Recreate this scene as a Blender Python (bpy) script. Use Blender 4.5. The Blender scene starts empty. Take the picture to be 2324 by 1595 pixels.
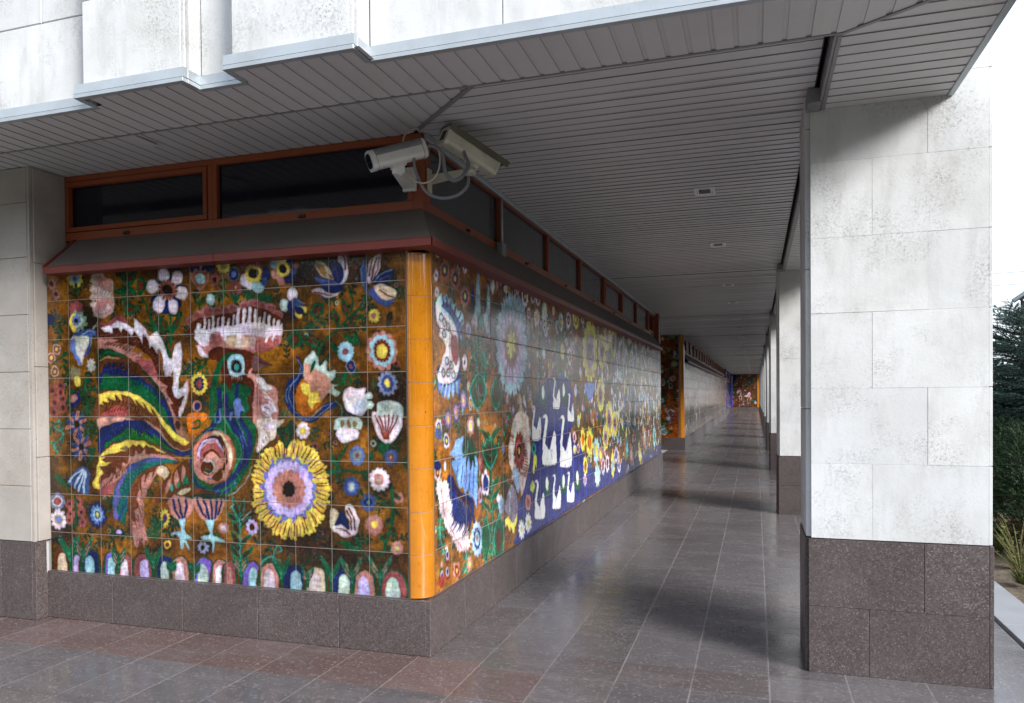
import bpy, bmesh, math, random
import numpy as np
from mathutils import Vector, Matrix, noise as mnoise

PI = math.pi
R = math.radians
scene = bpy.context.scene
COLL = scene.collection

# ------------------------------------------------------------------ camera
cam_d = bpy.data.cameras.new('camera'); cam = bpy.data.objects.new('camera', cam_d); COLL.objects.link(cam)
cam.location = (0, 0, 1.7); cam.rotation_euler = (1.5567, 0.0086, 0.3118)
cam_d.sensor_width = 36; cam_d.lens = 1715.2/2324*36; cam_d.shift_y = 0.0530
cam_d.clip_start = .05; cam_d.clip_end = 3000
scene.camera = cam

# ------------------------------------------------------------------ sky and light: bright hazy daylight from the right, behind the viewer
SUN_EL, SUN_AZ = R(29), R(123)
world = bpy.data.worlds.new("World"); scene.world = world; world.use_nodes = True
wn = world.node_tree; bgn = wn.nodes['Background']
sky = wn.nodes.new('ShaderNodeTexSky'); sky.sky_type = 'NISHITA'; sky.sun_disc = False
sky.sun_elevation = SUN_EL; sky.sun_rotation = SUN_AZ; sky.dust_density = 2.5; sky.air_density = 1.0; sky.ozone_density = 1.2
# thin bright cloud veil over the blue: whiter towards the horizon, soft cloud patches
tc = wn.nodes.new('ShaderNodeTexCoord'); sx = wn.nodes.new('ShaderNodeSeparateXYZ'); wn.links.new(tc.outputs['Generated'], sx.inputs[0])
veil = wn.nodes.new('ShaderNodeMapRange'); veil.inputs[1].default_value = .0; veil.inputs[2].default_value = .9; veil.inputs[3].default_value = .95; veil.inputs[4].default_value = .35; wn.links.new(sx.outputs[2], veil.inputs[0])
cn = wn.nodes.new('ShaderNodeTexNoise'); cn.inputs['Scale'].default_value = 2.2; cn.inputs['Detail'].default_value = 6; wn.links.new(tc.outputs['Generated'], cn.inputs['Vector'])
ad = wn.nodes.new('ShaderNodeMath'); ad.operation = 'MULTIPLY_ADD'; ad.use_clamp = True; ad.inputs[1].default_value = .6; wn.links.new(cn.outputs['Fac'], ad.inputs[0])
sb = wn.nodes.new('ShaderNodeMath'); sb.operation = 'SUBTRACT'; sb.inputs[1].default_value = .3; wn.links.new(veil.outputs[0], sb.inputs[0]); wn.links.new(sb.outputs[0], ad.inputs[2])
mx = wn.nodes.new('ShaderNodeMix'); mx.data_type = 'RGBA'; mx.inputs[7].default_value = (5.2, 5.7, 6.3, 1)
wn.links.new(ad.outputs[0], mx.inputs[0]); wn.links.new(sky.outputs[0], mx.inputs[6]); wn.links.new(mx.outputs[2], bgn.inputs[0]); bgn.inputs[1].default_value = 0.13
sd = bpy.data.lights.new('sun', 'SUN'); sd.energy = 2.7; sd.angle = R(22); sd.color = (1, .985, .965)
so = bpy.data.objects.new('sun', sd); COLL.objects.link(so)
so.rotation_euler = Vector((-math.sin(SUN_AZ)*math.cos(SUN_EL), -math.cos(SUN_AZ)*math.cos(SUN_EL), -math.sin(SUN_EL))).to_track_quat('-Z', 'Y').to_euler()
vs = scene.view_settings; vs.view_transform = 'Standard'; vs.look = 'None'; vs.exposure = 1.15; vs.gamma = 1; vs.use_curve_mapping = False
scene.cycles.max_bounces = 8; scene.cycles.diffuse_bounces = 5; scene.cycles.glossy_bounces = 4
scene.cycles.use_denoising = True
# ------------------------------------------------------------------ materials
def mat(name, col=(.5, .5, .5), rough=.6, metal=0., spec=.5):
    m = bpy.data.materials.new(name); m.use_nodes = True
    b = m.node_tree.nodes['Principled BSDF']
    b.inputs['Base Color'].default_value = (*col, 1); b.inputs['Roughness'].default_value = rough
    b.inputs['Metallic'].default_value = metal; b.inputs['Specular IOR Level'].default_value = spec
    return m, m.node_tree, b
class G:
    """small node-graph helper"""
    def __init__(s, nt): s.nt = nt
    def n(s, t, **k):
        x = s.nt.nodes.new('ShaderNode'+t)
        for a, b in k.items(): setattr(x, a, b)
        return x
    def l(s, a, b): s.nt.links.new(a, b)
    def pos(s, scale=(1, 1, 1), off=None):
        g = s.n('NewGeometry'); m = s.n('Mapping'); m.inputs['Scale'].default_value = scale
        s.l(g.outputs['Position'], m.inputs['Vector'])
        return m.outputs[0]
    def noise(s, vec, scale, detail=3, rough=.55, out='Fac'):
        x = s.n('TexNoise'); x.inputs['Scale'].default_value = scale; x.inputs['Detail'].default_value = detail; x.inputs['Roughness'].default_value = rough
        s.l(vec, x.inputs['Vector']); return x.outputs[out]
    def ramp(s, fac, stops):
        x = s.n('ValToRGB'); e = x.color_ramp.elements
        while len(e) < len(stops): e.new(.5)
        for q, (p, c) in zip(e, stops): q.position = p; q.color = (*c, 1) if not isinstance(c, float) else (c, c, c, 1)
        s.l(fac, x.inputs[0]); return x.outputs[0]
    def mix(s, fac, a, b, mode='MIX'):
        x = s.n('Mix', data_type='RGBA', blend_type=mode)
        for v, i in ((fac, 0), (a, 6), (b, 7)):
            if isinstance(v, (int, float)): x.inputs[i].default_value = v if i == 0 else (v, v, v, 1)
            elif isinstance(v, tuple): x.inputs[i].default_value = (*v, 1)
            else: s.l(v, x.inputs[i])
        return x.outputs[2]
    def m(s, op, a, b=None, c=None, clamp=False):
        x = s.n('Math', operation=op, use_clamp=clamp)
        for i, v in enumerate((a, b, c)):
            if v is None: continue
            if isinstance(v, (int, float)): x.inputs[i].default_value = v
            else: s.l(v, x.inputs[i])
        return x.outputs[0]
    def bump(s, h, strength, dist=.01, normal=None):
        x = s.n('Bump'); x.inputs['Strength'].default_value = strength; x.inputs['Distance'].default_value = dist
        s.l(h, x.inputs['Height'])
        if normal is not None: s.l(normal, x.inputs['Normal'])
        return x.outputs[0]

def stone_mat(name, base, warm, pits=1.0, rough=.75):
    m, nt, b = mat(name, base, rough, 0, .3); g = G(nt)
    p = g.pos(); isl = g.n('NewGeometry').outputs['Random Per Island']
    n1 = g.noise(p, 1.6, 5, .6); n2 = g.noise(p, 60, 5, .75); n3 = g.noise(g.pos((1, 1, .35)), 9, 4, .65)
    c = g.mix(g.ramp(n1, [(.38, 0.), (.66, 1.)]), base, warm)
    c = g.mix(g.m('MULTIPLY', isl, .55), c, (base[0]*.76, base[1]*.76, base[2]*.77))
    streak = g.ramp(g.noise(g.pos((1, 1, .12)), 7, 5, .7), [(.52, 0.), (.72, 1.)]); c = g.mix(g.m('MULTIPLY', streak, .26*pits), c, (.36, .36, .35))
    patch = g.ramp(g.noise(p, 2.4, 5, .65), [(.47, 0.), (.66, 1.)])
    pit = g.m('MULTIPLY', g.ramp(n2, [(.46, 0.), (.66, 1.)]), patch)
    sp = g.ramp(g.noise(p, 90, 2, .6), [(.62, 0.), (.68, 1.)])
    c = g.mix(g.m('MULTIPLY', pit, .46*pits), c, (.16, .15, .13))
    c = g.mix(g.m('MULTIPLY', g.m('MULTIPLY', sp, patch), .6*pits), c, (.10, .09, .08))
    c = g.mix(g.m('MULTIPLY', g.ramp(n3, [(.5, 0.), (.75, 1.)]), .22*pits), c, (.30, .29, .27))
    g.l(c, b.inputs['Base Color'])
    g.l(g.bump(g.m('ADD', n2, g.m('MULTIPLY', n3, .6)), .35, .004), b.inputs['Normal'])
    return m
def granite_mat(name, base, light, rough=.32, fleck=.5):
    m, nt, b = mat(name, base, rough, 0, .5); g = G(nt)
    p = g.pos(); isl = g.n('NewGeometry').outputs['Random Per Island']
    v = g.n('TexVoronoi'); v.inputs['Scale'].default_value = 150; g.l(p, v.inputs['Vector'])
    f = g.n('SeparateColor'); g.l(v.outputs['Color'], f.inputs[0])
    c = g.mix(g.ramp(f.outputs[0], [(.1, 0.), (.95, 1.)]), (base[0]*.6, base[1]*.55, base[2]*.57), (base[0]*1.4, base[1]*1.35, base[2]*1.35))
    c = g.mix(g.m('MULTIPLY', g.ramp(f.outputs[1], [(.90, 0.), (.96, 1.)]), fleck), c, light)
    c = g.mix(g.m('MULTIPLY', isl, .3), c, (base[0]*.7, base[1]*.68, base[2]*.7))
    c = g.mix(g.m('MULTIPLY', g.ramp(g.noise(p, 3, 4), [(.5, 0.), (.8, 1.)]), .10), c, light)
    g.l(c, b.inputs['Base Color']); g.l(g.ramp(g.noise(p, 4, 4), [(.3, rough*.8), (.75, min(1, rough*1.7))]), b.inputs['Roughness'])
    return m
M = {}
M['stone'] = stone_mat('white_limestone', (.66, .675, .69), (.52, .525, .51), 1.3)
M['travertine'] = stone_mat('grey_travertine', (.45, .415, .385), (.31, .275, .24), .9, .5)
M['mortar'] = mat('pale_mortar', (.42, .42, .42), .9)[0]; M['pointing'] = mat('light_pointing', (.60, .62, .64), .9)[0]
M['granite'] = granite_mat('brown_granite', (.078, .064, .062), (.26, .24, .24), .34)
M['granite_red'] = granite_mat('reddish_granite', (.17, .115, .10), (.36, .30, .28), .22, .4)
M['dark'] = mat('dark_gap', (.02, .02, .02), .9)[0]

def painted(name, col, rough=.5, metal=0., var=.25, scale=2.5):
    m, nt, b = mat(name, col, rough, metal, .5); g = G(nt); p = g.pos()
    n = g.noise(p, scale, 5, .6)
    c = g.mix(g.m('MULTIPLY', g.ramp(n, [(.42, 0.), (.78, 1.)]), var), col, (col[0]*.45, col[1]*.43, col[2]*.42))
    s = g.ramp(g.noise(p, 60, 3), [(.66, 0.), (.72, 1.)]); c = g.mix(g.m('MULTIPLY', s, .3*var/.25), c, (col[0]*.3, col[1]*.28, col[2]*.25))
    g.l(c, b.inputs['Base Color']); g.l(g.bump(g.m('ADD', g.noise(p, 25, 2), g.m('MULTIPLY', g.noise(p, 3, 2), 5.)), .06, .004), b.inputs['Normal'])
    return m
M['panel'] = painted('white_ceiling_panel', (.57, .56, .575), .42, 0, .22, 1.3)
M['groove'] = painted('grimy_panel_groove', (.26, .25, .255), .6, 0, .5, 1.5)
M['trim'] = painted('galvanised_trim', (.42, .46, .49), .42, .4, .3, 5)
M['rust'] = painted('brown_red_frame_paint', (.25, .055, .016), .5, 0, .3, 6)
M['rust2'] = painted('dark_red_edge_paint', (.16, .024, .014), .5, 0, .3, 6)
M['hood'] = painted('grey_brown_hood_sheet', (.098, .084, .074), .6, 0, .35, 3)
M['grey_metal'] = painted('grey_metal', (.24, .24, .25), .5, .2, .3, 6)
M['cam'] = painted('off_white_housing', (.78, .78, .76), .3, .15, .2, 9)
M['cam_old'] = painted('yellowed_white_housing', (.62, .60, .50), .42, .1, .45, 9)
M['cam_shade'] = painted('dull_olive_sunshield', (.15, .14, .10), .5, .2, .5, 9)
M['conduit'] = painted('grey_conduit', (.20, .21, .23), .5)
M['wire'] = mat('pinkish_white_cable', (.55, .47, .42), .5)[0]
M['black'] = mat('black_plastic', (.02, .02, .022), .4)[0]
M['bolt'] = mat('zinc_bolt', (.5, .5, .52), .3, .9)[0]
M['sticker'] = mat('green_sticker', (.02, .45, .12), .6)[0]
def glass_mat(name, c, rough=.06):
    m, nt, b = mat(name, c, rough, 0, .5); g = G(nt); p = g.pos()
    g.l(g.ramp(g.noise(p, 7, 4), [(.35, rough), (.8, rough*3)]), b.inputs['Roughness'])
    g.l(g.mix(g.m('MULTIPLY', g.ramp(g.noise(g.pos((1, 1, 4)), 3, 4), [(.45, 0.), (.8, 1.)]), .5), c, (c[0]*2.2+.004, c[1]*2.2+.004, c[2]*2.4+.006)), b.inputs['Base Color'])
    return m
M['glass'] = glass_mat('dark_glass', (.006, .007, .013), .05)
M['glass_side'] = glass_mat('dusty_dark_glass', (.022, .024, .03), .10)

def orange_mat(name, c0, c1, c2):
    m, nt, b = mat(name, c0, .07, 0, .6); g = G(nt); p = g.pos(); isl = g.n('NewGeometry').outputs['Random Per Island']
    c = g.mix(g.ramp(g.noise(p, 3.2, 4), [(.35, 0.), (.7, 1.)]), c0, c1)
    c = g.mix(g.m('MULTIPLY', isl, .6), c, c2)
    c = g.mix(g.m('MULTIPLY', g.ramp(g.noise(p, 11, 5, .7), [(.45, 0.), (.75, 1.)]), .4), c, c2)
    c = g.mix(g.ramp(g.noise(p, 26, 2), [(.74, 0.), (.78, 1.)]), c, (c2[0]*.2, c2[1]*.2, c2[2]))
    c = g.mix(g.m('MULTIPLY', g.ramp(g.noise(g.pos((1, 1, .4)), 70, 3), [(.60, 0.), (.72, 1.)]), .45), c, (c2[0]*.55, c2[1]*.45, c2[2]*.4))
    g.l(c, b.inputs['Base Color']); g.l(g.bump(g.noise(g.pos((1, 1, .5)), 22, 3), .12, .003), b.inputs['Normal'])
    b.inputs['Coat Weight'].default_value = 1.; b.inputs['Coat Roughness'].default_value = .03
    return m
M['orange'] = orange_mat('orange_glaze', (.50, .18, .008), (.60, .235, .012), (.32, .10, .006))
M['blue_glaze'] = orange_mat('cobalt_glaze', (.02, .04, .55), (.03, .07, .70), (.01, .02, .3))
M['lamp_rim'] = painted('pale_lamp_rim', (.80, .80, .80), .35, 0, .2, 9)
M['grout'] = mat('grey_grout', (.30, .28, .27), .85)[0]

def glaze_mat(name, axis, o, s, zo, sz, ripple=.1, coat=.1):
    """glazed painted tiles: colours from the panel's colour attribute, joints every tile"""
    m, nt, b = mat(name, (.5, .3, .1), .12, 0, .55); g = G(nt)
    at = g.n('Attribute', attribute_name='paint'); sp = g.n('SeparateXYZ'); geo = g.n('NewGeometry'); g.l(geo.outputs['Position'], sp.inputs[0])
    u = g.m('DIVIDE', g.m('SUBTRACT', sp.outputs[axis], o), s); v = g.m('DIVIDE', g.m('SUBTRACT', sp.outputs[2], zo), sz)
    def edge(q, w):
        f = g.m('FRACT', q); d = g.m('MINIMUM', f, g.m('SUBTRACT', 1., f))
        return g.m('DIVIDE', d, w)
    p = g.pos(); wob = g.m('MULTIPLY', g.m('SUBTRACT', g.noise(p, 14, 3), .5), .9)
    jw = .0095 if axis == 0 else .017
    e = g.m('MINIMUM', edge(u, jw), edge(v, jw)); e = g.m('ADD', e, wob)
    joint = g.ramp(e, [(.55, 1.), (1.0, 0.)])
    c = g.mix(g.m('MULTIPLY', joint, .82), at.outputs['Color'], g.mix(g.noise(p, 6, 3), (.13, .11, .10), (.28, .255, .24)))
    g.l(c, b.inputs['Base Color'])
    wn_ = g.n('TexWhiteNoise', noise_dimensions='2D'); cv = g.n('CombineXYZ'); g.l(g.m('FLOOR', u), cv.inputs[0]); g.l(g.m('FLOOR', v), cv.inputs[1]); g.l(cv.outputs[0], wn_.inputs['Vector'])
    g.l(g.m('ADD', g.m('MULTIPLY', joint, .85), g.m('ADD', .05, g.m('MULTIPLY', g.ramp(g.noise(p, 5, 4), [(.4, 0.), (.75, 1.)]), .10))), b.inputs['Roughness'])
    sc = [1, 1, 1]; sc[axis] = 2.2; sc[2] = .5
    h = g.m('ADD', g.m('MULTIPLY', g.noise(g.pos(tuple(sc)), 34, 3), .7), g.m('MULTIPLY', g.noise(g.pos((1, 1, .45)), 8, 3), 1.4))
    # every tile sits at a slightly different tilt
    w3 = g.n('SeparateColor'); g.l(wn_.outputs['Color'], w3.inputs[0])
    tl = g.m('ADD', g.m('MULTIPLY', g.m('SUBTRACT', wn_.outputs['Value'], .5), g.m('FRACT', u)), g.m('MULTIPLY', g.m('SUBTRACT', w3.outputs[1], .5), g.m('FRACT', v)))
    h = g.m('ADD', h, g.m('MULTIPLY', tl, 3.0)); h = g.m('SUBTRACT', h, g.m('MULTIPLY', joint, .5))
    g.l(g.bump(h, ripple, .02), b.inputs['Normal'])
    b.inputs['Coat Weight'].default_value = coat; b.inputs['Specular IOR Level'].default_value = .42 if coat < .2 else .62; b.inputs['Coat Roughness'].default_value = .06; b.inputs['Coat IOR'].default_value = 1.6
    g.l(b.inputs['Normal'].links[0].from_socket, b.inputs['Coat Normal'])
    return m

def floor_mat():
    m, nt, b = mat('polished_granite_floor', (.15, .13, .13), .3, 0, .5); g = G(nt); p = g.pos()
    at = g.n('Attribute', attribute_name='tone'); uv = g.n('UVMap', uv_map='edge'); sp = g.n('SeparateXYZ'); g.l(uv.outputs[0], sp.inputs[0])
    sz = g.n('Attribute', attribute_name='size'); ss = g.n('SeparateXYZ'); g.l(sz.outputs['Vector'], ss.inputs[0])
    def dist(a, w): return g.m('MINIMUM', a, g.m('SUBTRACT', w, a))
    wob = g.m('MULTIPLY', g.m('SUBTRACT', g.noise(p, 9, 3), .5), .0035)
    ex = g.m('ADD', dist(sp.outputs[0], ss.outputs[0]), wob); ey = g.m('ADD', dist(sp.outputs[1], ss.outputs[1]), wob)
    jx = g.ramp(ex, [(.0022, 1.), (.0045, 0.)]); jy = g.ramp(ey, [(.0012, 1.), (.0026, 0.)])
    v = g.n('TexVoronoi'); v.inputs['Scale'].default_value = 85; g.l(p, v.inputs['Vector']); f = g.n('SeparateColor'); g.l(v.outputs['Color'], f.inputs[0])
    c = g.mix(g.m('MULTIPLY', f.outputs[0], .45), at.outputs['Color'], g.mix(1., at.outputs['Color'], (.45, .43, .44), 'MULTIPLY'))
    c = g.mix(g.m('MULTIPLY', g.ramp(f.outputs[1], [(.90, 0.), (.95, 1.)]), .35), c, (.34, .31, .30))
    dust = g.ramp(g.noise(g.pos((.5, 1.3, 1)), 2.3, 6, .68), [(.42, 0.), (.72, 1.)]); scuff = g.ramp(g.noise(g.pos((3, 9, 1)), 1.6, 5, .7), [(.5, 0.), (.66, 1.)])
    c = g.mix(g.m('MULTIPLY', dust, .26), c, (.185, .18, .19)); c = g.mix(g.m('MULTIPLY', scuff, .14), c, (.20, .19, .20))
    dirt = g.ramp(g.noise(p, 1.1, 5, .6), [(.55, 0.), (.75, 1.)]); c = g.mix(g.m('MULTIPLY', dirt, .22), c, (.06, .055, .06))
    jn = g.ramp(g.noise(p, 1.7, 4), [(.35, 0.), (.65, 1.)]); c = g.mix(g.m('MULTIPLY', jx, g.m('ADD', .25, g.m('MULTIPLY', jn, .5))), c, (.32, .29, .28)); c = g.mix(g.m('MULTIPLY', jy, g.m('ADD', .1, g.m('MULTIPLY', jn, .4))), c, (.26, .24, .23))
    g.l(c, b.inputs['Base Color'])
    r = g.m('ADD', .17, g.m('MULTIPLY', dust, .18)); r = g.m('ADD', r, g.m('MULTIPLY', scuff, .08)); r = g.m('ADD', r, g.m('MULTIPLY', jx, .4)); g.l(r, b.inputs['Roughness'])
    g.l(g.bump(g.m('SUBTRACT', g.m('MULTIPLY', g.noise(p, 30, 3), .3), jx), .12, .003), b.inputs['Normal'])
    return m
M['floor'] = floor_mat()
M['paving'] = painted('pale_grey_paving', (.30, .31, .33), .5, 0, .3, 3)
def soil_mat():
    m, nt, b = mat('dry_soil', (.16, .12, .085), .95); g = G(nt); p = g.pos()
    c = g.ramp(g.noise(p, 14, 6, .7), [(.3, (.05, .04, .03)), (.55, (.15, .115, .08)), (.8, (.30, .25, .19))]); g.l(c, b.inputs['Base Color']); g.l(g.bump(g.noise(p, 40, 5, .7), .8, .02), b.inputs['Normal']); return m
M['soil'] = soil_mat()
def lawn_mat():
    m, nt, b = mat('rough_lawn', (.07, .09, .03), .95); g = G(nt); p = g.pos()
    c = g.ramp(g.noise(p, .6, 6, .7), [(.3, (.05, .075, .025)), (.55, (.09, .10, .045)), (.8, (.19, .16, .10))]); g.l(c, b.inputs['Base Color']); g.l(g.bump(g.noise(p, 30, 5, .7), .8, .03), b.inputs['Normal']); return m
M['lawn'] = lawn_mat()
def leaf_mat(name, a, b_, tr=.25):
    m, nt, b = mat(name, a, .55, 0, .3); g = G(nt); isl = g.n('NewGeometry').outputs['Random Per Island']
    c = g.mix(isl, a, b_); c = g.mix(g.m('MULTIPLY', g.ramp(g.noise(g.pos(), 2.2, 3), [(.4, 0.), (.65, 1.)]), .5), c, (a[0]*.5, a[1]*.5, a[2]*.5)); g.l(c, b.inputs['Base Color']); return m
M['spruce'] = leaf_mat('blue_spruce_needles', (.030, .065, .052), (.085, .15, .125))
M['juniper'] = leaf_mat('juniper_foliage', (.010, .030, .010), (.028, .070, .018))
M['weed'] = leaf_mat('weed_green', (.07, .13, .03), (.20, .22, .07)); M['weed_stem'] = leaf_mat('dry_weed_stalk', (.13, .15, .05), (.20, .13, .05))
M['bark'] = painted('bark', (.10, .075, .055), .9, 0, .5, 12)
# ------------------------------------------------------------------ mesh helpers
BASES = {}
class MB:
    def __init__(s): s.v = []; s.f = []; s.mi = []; s.sm = []
    def quad(s, a, b, c, d, mi=0): i = len(s.v); s.v += [tuple(a), tuple(b), tuple(c), tuple(d)]; s.f.append((i, i+1, i+2, i+3)); s.mi.append(mi); s.sm.append(False)
    def poly(s, pts, mi=0): i = len(s.v); s.v += [tuple(p) for p in pts]; s.f.append(tuple(range(i, i+len(pts)))); s.mi.append(mi); s.sm.append(False)
    def box(s, x0, x1, y0, y1, z0, z1, mi=0, ch=0.0):
        if x0 > x1: x0, x1 = x1, x0
        if y0 > y1: y0, y1 = y1, y0
        if ch <= 0:
            i = len(s.v); s.v += [(x, y, z) for z in (z0, z1) for x, y in ((x0, y0), (x1, y0), (x1, y1), (x0, y1))]
            for f in ((3, 2, 1, 0), (4, 5, 6, 7), (0, 1, 5, 4), (1, 2, 6, 5), (2, 3, 7, 6), (3, 0, 4, 7)): s.f.append(tuple(i+k for k in f)); s.mi.append(mi); s.sm.append(False)
            return
        # chamfered box as a convex hull of inset faces
        c = min(ch, (x1-x0)/2.01, (y1-y0)/2.01, (z1-z0)/2.01); i = len(s.v); idx = {}
        for a in (0, 1):
            for b in (0, 1):
                for d in (0, 1):
                    X, Y, Z = (x0, x1)[a], (y0, y1)[b], (z0, z1)[d]; sx, sy, sz = (1, -1)[a], (1, -1)[b], (1, -1)[d]
                    for k, p in enumerate(((X, Y+sy*c, Z+sz*c), (X+sx*c, Y, Z+sz*c), (X+sx*c, Y+sy*c, Z))): idx[(a, b, d, k)] = len(s.v); s.v.append(p)
        def F(*q): s.f.append(tuple(q)); s.mi.append(mi); s.sm.append(False)
        I = idx
        for a in (0, 1):
            q = [I[(a, 0, 0, 0)], I[(a, 1, 0, 0)], I[(a, 1, 1, 0)], I[(a, 0, 1, 0)]]; F(*(q if a else q[::-1]))
            q = [I[(0, a, 0, 1)], I[(1, a, 0, 1)], I[(1, a, 1, 1)], I[(0, a, 1, 1)]]; F(*(q[::-1] if a else q))
            q = [I[(0, 0, a, 2)], I[(1, 0, a, 2)], I[(1, 1, a, 2)], I[(0, 1, a, 2)]]; F(*(q if a else q[::-1]))
        for a in (0, 1):
            for b in (0, 1):
                F(I[(a, b, 0, 0)], I[(a, b, 1, 0)], I[(a, b, 1, 1)], I[(a, b, 0, 1)])
                F(I[(a, 0, b, 0)], I[(a, 1, b, 0)], I[(a, 1, b, 2)], I[(a, 0, b, 2)])
                F(I[(0, a, b, 1)], I[(1, a, b, 1)], I[(1, a, b, 2)], I[(0, a, b, 2)])
                for d in (0, 1): F(I[(a, b, d, 0)], I[(a, b, d, 1)], I[(a, b, d, 2)])
    def prism(s, prof, axis, a0, a1, mi=0, cap=True):
        """profile (p,q) list extruded along axis; p,q = remaining axes in xyz order"""
        def P(p, q, a): return {0: (a, p, q), 1: (p, a, q), 2: (p, q, a)}[axis]
        i = len(s.v); n = len(prof); s.v += [P(p, q, a0) for p, q in prof]+[P(p, q, a1) for p, q in prof]
        for k in range(n): s.f.append((i+k, i+(k+1) % n, i+n+(k+1) % n, i+n+k)); s.mi.append(mi); s.sm.append(False)
        if cap:
            j = len(s.v); s.v += [P(p, q, a0) for p, q in prof]+[P(p, q, a1) for p, q in prof]
            s.f.append(tuple(range(j+n-1, j-1, -1))); s.f.append(tuple(range(j+n, j+2*n))); s.mi += [mi, mi]; s.sm += [False, False]
    def tube(s, pts, r, n=8, mi=0, r1=None, cap=True):
        P = [Vector(p) for p in pts]; i0 = len(s.v); N = len(P); up = Vector((0, 0, 1)); prev = None
        for k in range(N):
            t = (P[min(k+1, N-1)]-P[max(k-1, 0)]).normalized()
            a = (prev if prev is not None else (up if abs(t.z) < .9 else Vector((1, 0, 0))))
            a = (a-t*a.dot(t)); a = a.normalized() if a.length > 1e-6 else t.orthogonal().normalized(); prev = a; b = t.cross(a)
            rr = r if r1 is None else r+(r1-r)*k/(N-1)
            s.v += [tuple(P[k]+(a*math.cos(2*PI*j/n)+b*math.sin(2*PI*j/n))*rr) for j in range(n)]
        for k in range(N-1):
            for j in range(n): s.f.append((i0+k*n+j, i0+k*n+(j+1) % n, i0+(k+1)*n+(j+1) % n, i0+(k+1)*n+j)); s.mi.append(mi); s.sm.append(True)
        if cap: s.f.append(tuple(range(i0+n-1, i0-1, -1))); s.f.append(tuple(range(i0+(N-1)*n, i0+N*n))); s.mi += [mi, mi]; s.sm += [False, False]
    def obox(s, p0, p1, w, h, up=(0, 0, 1), mi=0, prof=None, smooth=False, taper=1.0):
        """box (or profile prism) from p0 to p1; w sideways, h along up"""
        p0, p1 = Vector(p0), Vector(p1); t = (p1-p0).normalized(); u = Vector(up); u = (u-t*u.dot(t)).normalized(); sd_ = t.cross(u)
        prof = prof or [(-.5, -.5), (.5, -.5), (.5, .5), (-.5, .5)]; n = len(prof); i = len(s.v)
        for q, k in ((p0, 1.), (p1, taper)): s.v += [tuple(q+sd_*(a*w*k)+u*(b*h*k)) for a, b in prof]
        for k in range(n): s.f.append((i+k, i+(k+1) % n, i+n+(k+1) % n, i+n+k)); s.mi.append(mi); s.sm.append(smooth)
        j = len(s.v); s.v += s.v[i:i+2*n]; i = j
        s.f.append(tuple(range(i+n-1, i-1, -1))); s.f.append(tuple(range(i+n, i+2*n))); s.mi += [mi, mi]; s.sm += [False, False]
    def build(s, name, mats, parent=None, base=None, fix=True):
        if base is None: base = BASES.get(parent.name, (0, 0, 0)) if parent else (0, 0, 0)
        if not isinstance(mats, (list, tuple)): mats = [mats]
        me = bpy.data.meshes.new(name); bx, by, bz = base
        me.from_pydata([(x-bx, y-by, z-bz) for x, y, z in s.v], [], s.f)
        for m in mats: me.materials.append(m)
        me.polygons.foreach_set('material_index', s.mi); me.polygons.foreach_set('use_smooth', s.sm)
        if fix:
            bm = bmesh.new(); bm.from_mesh(me); bmesh.ops.recalc_face_normals(bm, faces=bm.faces); bm.to_mesh(me); bm.free()
        me.update(); o = bpy.data.objects.new(name, me); COLL.objects.link(o)
        if parent: o.parent = parent
        BASES[o.name] = base
        return o
ROUND = [(math.cos(a)*.5, math.sin(a)*.5) for a in [2*PI*k/20 for k in range(20)]]
def rrect(r=.2, n=4):
    out = []
    for cx, cy, a0 in ((.5-r, .5-r, 0), (-.5+r, .5-r, 90), (-.5+r, -.5+r, 180), (.5-r, -.5+r, 270)):
        for k in range(n+1): a = R(a0+90*k/n); out.append((cx+math.cos(a)*r, cy+math.sin(a)*r))
    return out
def tag(o, label=None, cat=None, group=None, kind=None):
    for k, v in (('label', label), ('category', cat), ('group', group), ('kind', kind or ('thing' if label or cat else None))):
        if v: o[k] = v
    return o
def thing(name, loc, label, cat, group=None):
    e = bpy.data.objects.new(name, None); COLL.objects.link(e); e.location = loc; e.empty_display_size = .2
    return tag(e, label, cat, group)
def copy_tree(o, parent=None):
    c = o.copy(); COLL.objects.link(c); c.parent = parent
    for ch in list(o.children):
        if ch.name in COLL.objects: copy_tree(ch, c)
    return c
def slabs(mb, axis, face, a_list, z_list, proud, mi=0, gap=.003, thick=.03, ch=.0025):
    """cladding slabs on the plane axis=face; a_list per course"""
    for k in range(len(z_list)-1):
        al = a_list[k % len(a_list)]
        for j in range(len(al)-1):
            a0, a1, z0, z1 = al[j]+gap/2, al[j+1]-gap/2, z_list[k]+gap/2, z_list[k+1]-gap/2
            d = random.uniform(-.0012, .0012)
            lo, hi = sorted((face+d*(1 if proud > 0 else -1), face-proud*thick))
            if axis == 1: mb.box(a0, a1, lo, hi, z0, z1, mi, ch)
            else: mb.box(lo, hi, a0, a1, z0, z1, mi, ch)
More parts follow.
